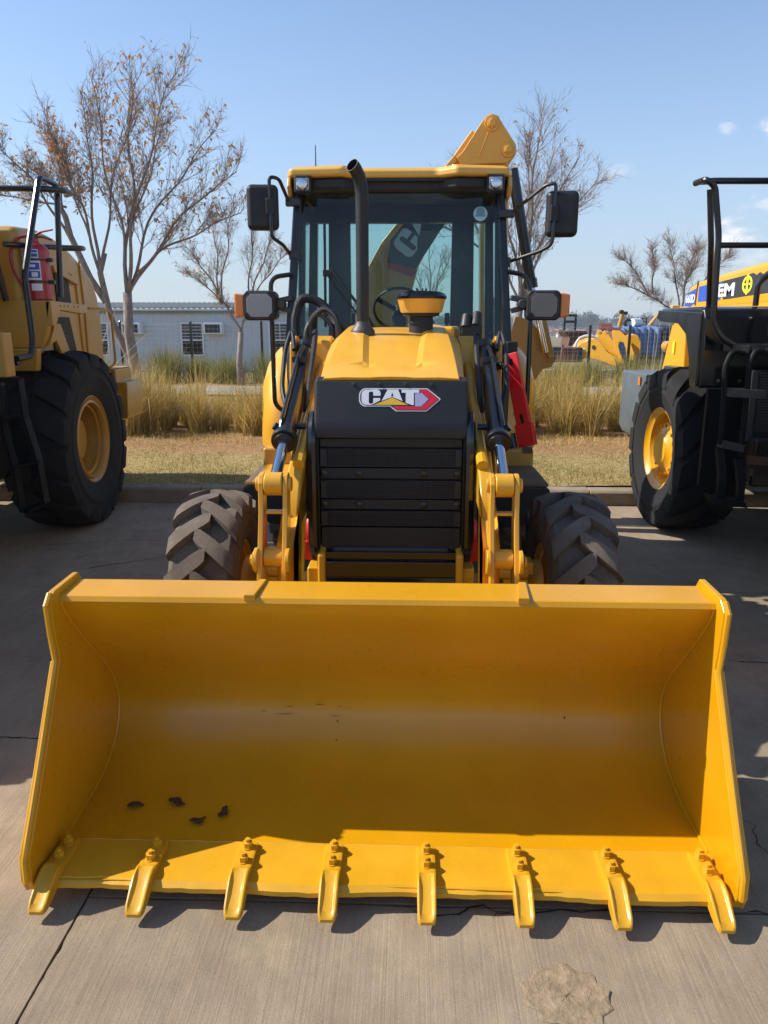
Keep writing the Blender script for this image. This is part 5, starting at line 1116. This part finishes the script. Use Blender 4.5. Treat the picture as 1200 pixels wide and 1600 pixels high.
# --- trees
def make_tree(name, label, base, trunk, fork, limbs, seed, r0, twigs=1.0, leaves=0, leafsize=.05, extra=None, second=None, lr=.0032, droop=0.0, group=None):
    g = random.Random(seed); T = empty(name, label, 'tree', base, group=group); B0 = Vector(base)
    tm, cm = MB(), MB(); lp = []
    def path(a, b, k, wob, bias):
        a, b = Vector(a), Vector(b); L = (b-a).length; c = a+Vector(((b.x-a.x)*bias, (b.y-a.y)*bias, (b.z-a.z)*.62)); out = []
        ph = [g.uniform(0, 6.28) for _ in range(4)]
        for i in range(k+1):
            t = i/k; p = a*(1-t)**2+c*2*t*(1-t)+b*t*t
            w = wob*L*math.sin(math.pi*min(1, t*1.2))*.5; p += Vector((math.sin(t*9+ph[0])*w, math.sin(t*8+ph[1])*w, math.sin(t*11+ph[2])*w*.5)); out.append(p)
        return out
    tr = [Vector(p) for p in trunk]; n = len(tr)
    tm.tube([p-B0 for p in tr], [r0*(1.25 if i == 0 else 1)*(1-.28*i/(n-1)) for i in range(n)], 10)
    if second:
        s2 = [Vector(p) for p in second]; tm.tube([p-B0 for p in s2], [r0*.72*(1-.45*i/(len(s2)-1)) for i in range(len(s2))], 8)
    for li, (start, end, r1) in enumerate(limbs):
        P = path(start, end, 16, .05, .38); k = len(P)
        r1 *= .54
        tm.tube([p-B0 for p in P], [r1*(1-.86*(i/(k-1))**.85)+.004 for i in range(k)], 6)
        Lm = (Vector(end)-Vector(start)).length
        for s in range(int(11*twigs+Lm*1.6)):
            t = g.uniform(.22, 1.0); i = min(k-2, int(t*(k-1))); p = P[i].lerp(P[i+1], t*(k-1)-i); d = (P[i+1]-P[i]).normalized()
            ax = Vector((g.gauss(0, 1), g.gauss(0, 1), g.gauss(0, .6))); side = (ax-d*ax.dot(d)).normalized()
            ln = g.uniform(.45, 1.15)*Lm*.30*(1.15-.55*t); dr = (d*1.0+side*g.uniform(.5, 1.0)+Vector((0, 0, .30-droop))).normalized()
            q = p; Q = [q]; dd = dr.copy(); ns = 7
            for _ in range(ns): dd = (dd+Vector((g.gauss(0, .16), g.gauss(0, .16), g.gauss(.05-droop*.2, .13)))).normalized(); q = q+dd*(ln/ns); Q.append(q)
            rb = max(lr*1.6, r1*.22*(1.1-t*.6)); tm.tube([x-B0 for x in Q], [rb*(1-.75*j/ns)+lr*.4 for j in range(ns+1)], 4, False)
            for u in range(int(6*twigs)+1):
                j = g.randint(1, ns-1); d3 = (Q[j+1]-Q[j]).normalized(); ax = Vector((g.gauss(0, 1), g.gauss(0, 1), g.gauss(0, .8))); sd3 = (ax-d3*ax.dot(d3)).normalized()
                e3 = (d3+sd3*g.uniform(.5, .95)+Vector((0, 0, .2-droop))).normalized(); l3 = g.uniform(.18, .50)*(.6+.5*ln); q3 = Q[j]; Q3 = [q3]
                for _ in range(4): e3 = (e3+Vector((g.gauss(0, .18), g.gauss(0, .18), g.gauss(.04, .15)))).normalized(); q3 = q3+e3*(l3/4); Q3.append(q3)
                cm.tube([x-B0 for x in Q3], [lr*1.05, lr*.9, lr*.75, lr*.6, lr*.4], 3, False)
                for w in range(2):
                    j4 = g.randint(1, 3); e4 = ((Q3[j4+1]-Q3[j4]).normalized()+Vector((g.gauss(0, .6), g.gauss(0, .6), g.gauss(.1, .5)))).normalized(); l4 = l3*g.uniform(.3, .6)
                    a4 = Q3[j4]; b4 = a4+e4*l4*.5+Vector((0, 0, g.gauss(0, .02))); c4 = b4+(e4+Vector((g.gauss(0, .2), g.gauss(0, .2), g.gauss(0.05, .2))))*l4*.5; cm.tube([a4-B0, b4-B0, c4-B0], [lr*.75, lr*.6, lr*.35], 3, False)
                    if leaves and g.random() < leaves: lp.append(c4-B0)
                    if leaves and g.random() < leaves*.7: lp.append(b4-B0)
                if leaves and g.random() < leaves: lp += [Q3[-1]-B0, Q3[-2]-B0]
    tm.build('trunk', M['bark'], T, ang=180, join=True)['kind'] = 'part'
    c = link('crown', cm.mesh('crown', 180), M['twig'], T)
    if lp:
        vs, fs = [], []
        for p in lp:
            for _ in range(g.choice((1, 2, 3))):
                a = Vector((g.gauss(0, 1), g.gauss(0, 1), g.gauss(-.5, .8))).normalized(); b = a.cross(Vector((g.gauss(0, 1), g.gauss(0, 1), g.gauss(0, 1)))).normalized(); L = leafsize*g.uniform(.7, 1.4); W_ = L*.22; o = len(vs)
                vs += [p, p+a*L*.5+b*W_, p+a*L+Vector((0, 0, -L*.15)), p+a*L*.5-b*W_]; fs.append((o, o+1, o+2, o+3))
        me = bpy.data.meshes.new('leaves'); me.from_pydata([tuple(v) for v in vs], [], fs); lo = link('leaves', me, M['leaf'], T); lo['kind'] = 'stuff'
    return T
Y1 = 15.0; fk = (-4.90, Y1, 2.32)
tl = (-5.42, Y1+.1, 2.72)
L1_ = [(fk, (-4.50, Y1+.1, 6.05), .075), (fk, (-3.75, Y1-.5, 5.85), .065), (fk, (-2.75, Y1+.2, 4.55), .070), ((-4.65, Y1, 2.75), (-2.60, Y1-.4, 3.75), .055), (fk, (-3.20, Y1+.6, 5.35), .06), (fk, (-4.9, Y1-.9, 5.7), .055), (fk, (-4.2, Y1+.9, 5.6), .055),
       (tl, (-5.35, Y1-.2, 5.55), .06), (tl, (-6.2, Y1+.3, 5.15), .055), (tl, (-4.7, Y1+.6, 5.6), .05), ((-5.95, Y1+.1, 3.4), (-7.15, Y1, 5.0), .05), ((-6.0, Y1+.1, 3.7), (-6.7, Y1+.4, 4.7), .04), ((-5.9, Y1, 3.9), (-7.3, Y1-.3, 4.1), .035), ((-5.5, Y1, 3.2), (-5.9, Y1-.6, 5.2), .04), ((-6.05, Y1+.2, 3.8), (-5.9, Y1-.2, 5.0), .035)]
TR1 = make_tree('autumn_tree', 'tall tree with sparse russet leaves behind the left loader', (-4.92, Y1, .12), [(-4.90, Y1, .10), (-4.86, Y1, .9), (-4.93, Y1, 1.6), (-4.90, Y1, 2.38)], fk, L1_, 5, .120, 1.5, .075, .078,
          second=[(-4.80, Y1+.12, .15), (-4.92, Y1+.12, .95), (-5.30, Y1+.12, 1.9), (-5.42, Y1+.1, 2.75), (-5.30, Y1+.1, 3.1)], lr=.0033)
m = MB(); m.tube([Vector(p)-Vector((-4.92, Y1, .12)) for p in ((-5.36, Y1+.12, 2.2), (-5.62, Y1+.1, 2.65), (-5.78, Y1+.1, 3.05), (-5.92, Y1+.1, 3.4), (-5.98, Y1+.1, 3.75), (-6.1, Y1+.1, 4.0))], [.065, .062, .06, .058, .052, .04], 8); m.build('limb', M['bark'], TR1, ang=180)
Y2 = 21.0; f2 = (-3.87, Y2, 1.55)
make_tree('bare_tree', 'small nearly bare tree standing before the white building', (-3.90, Y2, .12), [(-3.92, Y2, .10), (-3.95, Y2, .8), (-3.87, Y2, 1.58)], f2, [((-4.35, Y2, 2.3), (-4.0, Y2+.2, 4.75), .05), (f2, (-4.5, Y2, 2.6), .07), ((-4.35, Y2, 2.3), (-5.15, Y2-.3, 3.75), .045), ((-3.6, Y2, 2.1), (-2.9, Y2+.3, 4.2), .05), (f2, (-3.45, Y2, 2.5), .06), ((-3.6, Y2, 2.3), (-3.5, Y2+.4, 4.5), .045), ((-4.4, Y2, 2.4), (-4.6, Y2+.5, 4.5), .045), ((-3.5, Y2, 2.4), (-2.4, Y2-.2, 3.7), .04), ((-4.4, Y2, 2.4), (-5.3, Y2+.3, 3.1), .035)], 12, .095, 1.4, .03, .07, lr=.0031)
Y3 = 17.0; f3 = (2.95, Y3, 2.2)
make_tree('bare_tree', 'tall leafless tree rising behind the backhoe cab', (2.9, Y3, .12), [(2.95, Y3, .10), (2.85, Y3, 1.2), (2.95, Y3, 2.25)], f3, [(f3, (3.25, Y3, 5.85), .075), (f3, (4.1, Y3+.2, 5.2), .065), (f3, (4.35, Y3-.2, 4.6), .055), (f3, (2.35, Y3+.1, 5.3), .06), ((2.2, Y3, 3.4), (1.0, Y3+.2, 4.8), .05), (f3, (2.1, Y3, 3.6), .055), ((2.2, Y3, 3.4), (1.6, Y3-.3, 4.9), .04), (f3, (3.7, Y3+.7, 5.5), .055), (f3, (2.9, Y3-.7, 5.3), .05), ((2.15, Y3, 3.3), (.7, Y3, 4.0), .04)], 19, .12, 1.6, .02, .06, lr=.0031)
Y4 = 19.0; f4 = (7.2, Y4, 1.95)
make_tree('bare_tree', 'small leafless tree with a bird nest beside the right loader', (7.0, Y4, .12), [(6.95, Y4, .10), (7.05, Y4, .9), (7.25, Y4, 1.5), (7.2, Y4, 2.0)], f4, [(f4, (6.3, Y4, 2.5), .055), ((6.4, Y4, 2.45), (5.75, Y4+.2, 3.35), .04), ((6.5, Y4, 2.5), (6.4, Y4, 3.5), .04), (f4, (6.9, Y4+.3, 3.65), .045), (f4, (7.5, Y4, 3.55), .045), (f4, (8.1, Y4-.2, 3.3), .04), ((6.3, Y4, 2.5), (5.55, Y4-.2, 2.75), .03), (f4, (7.2, Y4-.5, 3.4), .04)], 23, .075, 1.5, .02, .05, lr=.0031)
make_tree('bare_tree', 'distant bare tree seen through the cab rear window', (1.5, 26, .12), [(1.5, 26, .1), (1.45, 26, 1.5)], (1.45, 26, 1.5), [((1.45, 26, 1.5), (.7, 26, 4.2), .05), ((1.45, 26, 1.5), (1.5, 26, 4.6), .05), ((1.45, 26, 1.5), (2.3, 26.2, 4.2), .05), ((1.45, 26, 1.5), (1.9, 25.6, 3.9), .04)], 29, .09, .9, 0, .05, lr=.0045)
m = MB(); g = random.Random(3)
for k in range(60):
    a = g.uniform(0, 6.28); b = g.uniform(0, 6.28); p = Vector((7.05+.11*math.cos(a), Y4+.11*math.sin(a), 3.22+.05*math.sin(b))); q = p+Vector((g.gauss(0, .06), g.gauss(0, .06), g.gauss(0, .035))); m.tube([p, q], .004, 3, False)
o = m.build('bird_nest', M['twig']); tag(o, 'twiggy bird nest lodged in the small tree beside the right loader', 'nest')
# --- stored parts beyond the road on the right (survey frame: metres at distance Y, u right and v down on a 1200 wide sheet)
def S(u, v, Y):
    px, py = 860+u/5.4545, 480+v/5.4545; c, s = math.cos(R(14)), math.sin(R(14)); a, b = (px-600)/1180, (800-py)/1180; k = Y/(c+b*s); return (a*k, 1.8+(-s+b*c)*k)
def plate(poly, Y, th, turn=0.0, pivot=None):
    m = MB(); P = [S(u, v, Y) for u, v in poly]; m.prism(P, Y, Y+th, 'y')
    if turn:   # parts stand turned towards the west, so the sun rakes their sides
        xc = S(pivot, 300, Y)[0]; m.v = [(x, y+turn*(x-xc), z) for x, y, z in m.v]
    return m
Yp = 25.2
A1 = empty('digger_bucket', 'yellow digger bucket with round hole in its side plate beyond the fence', 'bucket', (*[S(420, 470, Yp)[0], Yp], .1))
A1.location = (0, 0, 0)
sp = [(275, 350), (300, 310), (335, 288), (390, 264), (425, 285), (455, 330), (480, 380), (560, 430), (578, 465), (545, 500), (520, 495), (450, 462), (345, 430), (300, 455), (288, 440), (275, 410)]
for yy in (Yp, Yp+.9): plate(sp, yy, .06, -.75, 480).build('side_plate', M['semyellow'], A1, .01)
plate([(275, 350), (300, 310), (335, 288), (390, 264), (395, 275), (340, 298), (306, 318), (285, 352)], Yp+.05, .9, -.75, 480).build('shell', M['semyellow'], A1)
plate([(388+14*math.cos(k*.628), 345+20*math.sin(k*.628)) for k in range(10)], Yp-.015, .02, -.75, 480).build('hole', M['grayd'], A1)
plate([(315+10*math.cos(k*.628), 362+12*math.sin(k*.628)) for k in range(10)], Yp-.012, .02, -.75, 480).build('boss', M['white'], A1)
A2 = empty('digger_coupler', 'yellow quick coupler with two pairs of lugs among stored machine parts', 'coupler')
plate([(415, 230), (420, 200), (445, 195), (455, 215), (470, 200), (490, 200), (500, 250), (530, 290), (550, 340), (560, 420), (520, 415), (480, 370), (440, 300)], Yp+.3, .12, -.75, 480).build('lug_plate', M['semyellow'], A2, .01)
plate([(430+11*math.cos(k*.628), 212+12*math.sin(k*.628)) for k in range(10)], Yp+.28, .03, -.75, 480).build('pin', M['tan'], A2); plate([(478+11*math.cos(k*.628), 212+12*math.sin(k*.628)) for k in range(10)], Yp+.28, .03, -.75, 480).build('pin', M['tan'], A2)
A3 = empty('grapple', 'yellow forked grapple with curved prongs leaning beside the coupler', 'grapple')
for k, yy in enumerate((Yp+.2, Yp+.7)): plate([(520, 215), (530, 196), (575, 200), (600, 230), (630, 260), (650, 320), (668, 390), (660, 450), (635, 445), (625, 370), (600, 300), (570, 290), (560, 330), (575, 400), (600, 470), (575, 500), (560, 455), (545, 380), (530, 290)], yy, .08, -.75, 480).build('prong', M['semyellow'], A3, .01)
A4 = empty('digger_bucket', 'dull yellow bucket shell standing behind the grapple', 'bucket')
plate([(630, 235), (665, 222), (700, 240), (718, 300), (715, 380), (690, 420), (660, 440), (660, 380), (640, 290)], Yp+1.0, .8, -.75, 480).build('shell', M['bucket'], A4, .05)
A5 = empty('beam', 'maroon steel channel leaning over the yellow buckets', 'steel beam')
plate([(440, 135), (515, 140), (525, 165), (630, 215), (632, 235), (520, 195), (500, 200), (445, 190)], Yp+1.2, .3, -.75, 480).build('web', M['maroon'], A5, .01)
A6 = empty('hydraulic_cylinder', 'tan hydraulic cylinder leaning up above the stored buckets', 'cylinder')
m = MB(); a = S(585, 175, Yp+2); b = S(618, 45, Yp+2); m.cyl((a[0], Yp+2, a[1]), (b[0], Yp+2, b[1]), .085, .07, 12); m.build('barrel', M['tan'], A6)
m = MB(); m.cyl((b[0]-.06, Yp+1.9, b[1]+.02), (b[0]-.06, Yp+2.1, b[1]+.02), .07, n=12); m.cyl((b[0]+.09, Yp+1.9, b[1]-.02), (b[0]+.09, Yp+2.1, b[1]-.02), .06, n=12); m.build('eye', M['rust'], A6)
A7 = empty('rusty_hopper', 'rusty brown steel hopper behind the yellow bucket', 'hopper')
plate([(120, 205), (300, 200), (335, 250), (300, 335), (150, 330), (165, 260)], Yp+2.2, 1.2).build('panel', M['rust'], A7, .02); plate([(135, 212), (290, 208), (215, 265)], Yp+2.17, .03).build('fold', M['rust'], A7)
A8 = empty('skip_box', 'dark steel box with a maroon end panel on the concrete edge', 'box')
plate([(-40, 342), (275, 345), (275, 470), (-40, 470)], Yp+.4, 1.0).build('body', M['grayd'], A8, .01); plate([(100, 350), (218, 352), (200, 466), (80, 466)], Yp+.1, .05).build('end_panel', M['maroon'], A8)
plate([(95, 345), (105, 345), (85, 520), (75, 520)], Yp+.05, .05).build('post', paint('faded_pink', (.45, .20, .17), .7), A8); plate([(100, 343), (222, 346), (222, 356), (100, 354)], Yp+.05, .05).build('lintel', bpy.data.materials['faded_pink'], A8)
A9 = empty('hose', 'pale curved hose looping beside the yellow bucket', 'hose')
m = MB(); m.tube([(S(u, v, Yp+.6)[0], Yp+.6, S(u, v, Yp+.6)[1]) for u, v in ((215, 340), (222, 300), (250, 262), (295, 245), (340, 240), (380, 255))], .04, 8); m.build('tube', M['white'], A9)
def tarp(nm, label, x0, x1, Y, zt, mat, seed):
    T = empty(nm, label, 'tarp'); g = random.Random(seed); rows = []
    for k, (dy, z) in enumerate(((0, .55), (-.02, .9), (0, zt-.12), (.12, zt), (1.0, zt+.05), (2.0, zt-.1), (2.2, .6))):
        rows.append([(x0+(x1-x0)*i/40, Y+dy+.07*math.sin(i*1.1+k)+.04*math.sin(i*2.7), z+(.03*math.sin(i*.5)+.02*math.sin(i*1.7))*(1 if k > 0 else 2.5)) for i in range(41)])
    m = MB(); m.grid(rows); m.build('cover', mat, T, ang=180); m = MB(); m.bb(x0+.1, x1-.1, Y+.15, Y+2, .1, zt-.15); m.build('load', M['rust'], T)
tarp('tarpaulin', 'pale blue tarpaulin over a load behind the yellow buckets', 9.35, 11.25, 31.5, 1.66, M['tarp'], 1)
tarp('tarpaulin', 'dark navy tarpaulin over a load next to the pale blue one', 11.3, 15.2, 31.9, 1.68, M['navy'], 2)
FR = empty('trestle', 'small black steel trestle standing on the navy tarpaulin', 'trestle')
plate([(778, 92), (825, 92), (825, 98), (778, 98)], 32.4, .05).build('bar', M['black'], FR); plate([(782, 92), (789, 92), (789, 165), (782, 165)], 32.4, .05).build('bar', M['black'], FR); plate([(815, 92), (822, 92), (822, 165), (815, 165)], 32.4, .05).build('bar', M['black'], FR); plate([(782, 120), (822, 120), (822, 126), (782, 126)], 32.4, .05).build('bar', M['black'], FR)
DR = empty('steel_drum', 'white steel drum lying on top of the tarpaulin', 'drum'); m = MB(); c = S(728, 132, 32.2); m.cyl((c[0]-.2, 32.1, c[1]), (c[0]+.25, 32.5, c[1]), .17, n=16); m.build('drum', M['white'], DR)
DR = empty('rubber_tyre', 'small dark tyre lying beside the white drum', 'tyre'); m = MB(); c = S(665, 138, 32.2); m.lathe([(.1, -.06), (.16, -.08), (.2, 0), (.16, .08), (.1, .06)], (c[0], 32.2, c[1]), 'y', 20, True); m.build('ring', M['rubber2'], DR)
BMY = empty('boom_arm', 'yellow digger boom lying at a slant beyond the navy tarpaulin', 'boom'); plate([(820, 160), (845, 150), (930, 45), (945, 50), (925, 75), (850, 165)], 34.5, .3).build('arm', M['tan'], BMY, .02)
YB = empty('yellow_guard', 'round yellow guard showing behind the reeds by the right loader', 'machine part'); plate([(1030+45*math.cos(R(a)), 340+50*math.sin(R(a))) for a in range(60, 300, 20)]+[(1050+30*math.cos(R(a)), 345+32*math.sin(R(a))) for a in range(290, 60, -20)], 27, .5).build('ring', M['bucket'], YB, .02)
CB = empty('concrete_edging', 'low grey concrete edging in front of the stored parts', 'edging'); m = MB(); m.bb(4.6, 9.2, 23.9, 24.3, .05, .40); m.build('block', M['beam'], CB, .02)
FK = empty('forklift_mast', 'black forklift mast standing far behind the right headlight', 'forklift')
for x in (9.05, 9.6): m = MB(); m.bb(x-.05, x+.05, 39, 39.12, .1, 2.25); m.build('rail', M['black'], FK)
for z in (.5, 1.2, 1.9, 2.2): m = MB(); m.bb(9.0, 9.65, 38.96, 39.0, z-.06, z+.06); m.build('crossbar', M['black'], FK)
# far village and woods
m = MB(); m.prism([(-6, 0), (6, 0), (6, 3.0), (-6, 3.0)], -4, 4, 'y'); hw_me = m.mesh('wall'); hw_me.materials.append(M['housew'])
m = MB(); m.prism([(-6.6, 3.0), (6.6, 3.0), (3.2, 5.4), (-3.2, 5.4)], -4.6, 4.6, 'y'); hr_me = m.mesh('roof'); hr_me.materials.append(M['roofr'])
m = MB(); m.bb(-4, -2.4, -4.06, -4.0, 1, 2.3); hwin = m.mesh('window'); hwin.materials.append(M['glassd'])
m = MB(); m.bb(1.2, 3.4, -4.06, -4.0, 1, 2.3); hwin2 = m.mesh('window'); hwin2.materials.append(M['glassd'])
g = random.Random(14)
for i in range(68):
    D = 520+g.random()*200; px = 790+(i % 34)*5.4+g.uniform(-3, 3); x = (px-600)/1180*D*.97
    T = empty('house', 'distant house with red tiled roof below the far wood', 'house', (x, D, -7.6+g.uniform(-.4, .6)), g.uniform(-.4, .4), 'red roofed houses on the horizon')
    T.scale = (.62, .62, .8)
    for nm, me in (('wall', hw_me), ('roof', hr_me), ('window', hwin), ('window', hwin2)): link(nm, me, None, T)
def far_tree(x, y, h, w, seed):
    g = np.random.default_rng(seed); n = 900; T = empty('far_tree', 'dark rounded tree in the far wood on the horizon', 'tree', (x, y, -8), 0, 'trees of the far wood')
    k = 7; cc = np.stack([g.normal(0, w*.28, k), g.normal(0, w*.2, k), h*(.45+.4*g.random(k))], 1); cr_ = w*(.22+.2*g.random(k)); i = g.integers(0, k, n)
    d = g.normal(0, 1, (n, 3)); d /= np.linalg.norm(d, axis=1)[:, None]; p = cc[i]+d*(cr_[i]*(.55+.45*g.random(n)))[:, None]; s = h*.045
    a = g.normal(0, s, (n, 3)); b = g.normal(0, s, (n, 3)); vs = np.stack([p-a, p+b, p+a], 1).reshape(-1, 3); me = np_mesh('crown', vs, None, np.arange(n*3).reshape(-1, 3), [M['farleaf']]); o = link('crown', me, None, T)
    m = MB(); m.cyl((0, 0, 0), (0, 0, h*.6), h*.03, h*.015, 6); m.build('trunk', M['bark'], T)
for i in range(46): far_tree(60+i*9+g.uniform(-3, 3), 860+g.uniform(-50, 60), g.uniform(13, 20), g.uniform(16, 26), 100+i)
for i in range(30): far_tree(-300+i*13+g.uniform(-3, 3), 860+g.uniform(-50, 60), g.uniform(13, 19), g.uniform(16, 26), 200+i)
for x, y, h in ((190, 820, 22), (198, 825, 20), (232, 830, 21)):
    o = MB().cyl((x, y, -8), (x, y, h-10), .35, .16, 6).build('pylon', M['steel']); tag(o, 'thin distant mast standing above the far wood', 'mast', 'masts on the horizon')
# dead leaves blown into the bucket
g = random.Random(6)
for i, (x, y, rz, s, lab) in enumerate([(-.905, .375, .3, .030, 'curled dead leaf furthest left on the bucket floor'), (-.76, .395, -.2, .034, 'flat dead leaf second from left on the bucket floor'), (-.655, .30, .5, .030, 'dead leaf nearest the lip on the bucket floor'), (-.575, .345, 1.2, .028, 'dead leaf furthest right of those on the bucket floor')]):
    rows = []
    for a in range(7):
        t = a/6; w = s*.58*math.sin(math.pi*(.08+.9*t)); rows.append([((t-.5)*2*s, w*b*(1+.3*math.sin(t*9+i*2+b))+.004*math.sin(t*4+i), .003+.007*abs(b)*(1 if i % 2 else .4)+.004*math.sin(t*5+i)) for b in (-1, 0, 1)])
    m = MB(); m.grid(rows); o = m.build('dead_leaf', M['deadleaf'], None, ang=180); tag(o, lab, 'leaf')
    sl = o.modifiers.new('solid', 'SOLIDIFY'); sl.thickness = .0008
    c_, s_ = math.cos(YAW), math.sin(YAW); o.location = (OX+x*c_-(y-.036)*s_, OY+x*s_+(y-.036)*c_, .088); o.rotation_euler = (0, 0, rz)

# the air itself: a thin even haze round everything
t = NT('air'); pv = t.n('ShaderNodeVolumePrincipled'); pv.inputs['Color'].default_value = (.86, .93, 1.0, 1); pv.inputs['Density'].default_value = .0004; pv.inputs['Anisotropy'].default_value = .2
t.l(pv.outputs[0], t.out.inputs['Volume'])
m = MB(); m.bb(-3200, 3200, -60, 3200, -9.2, 16); o = m.build('haze', t.m); o['kind'] = 'stuff'; o['label'] = 'thin pale haze in the air over the whole yard and the far wood'; o['category'] = 'haze'
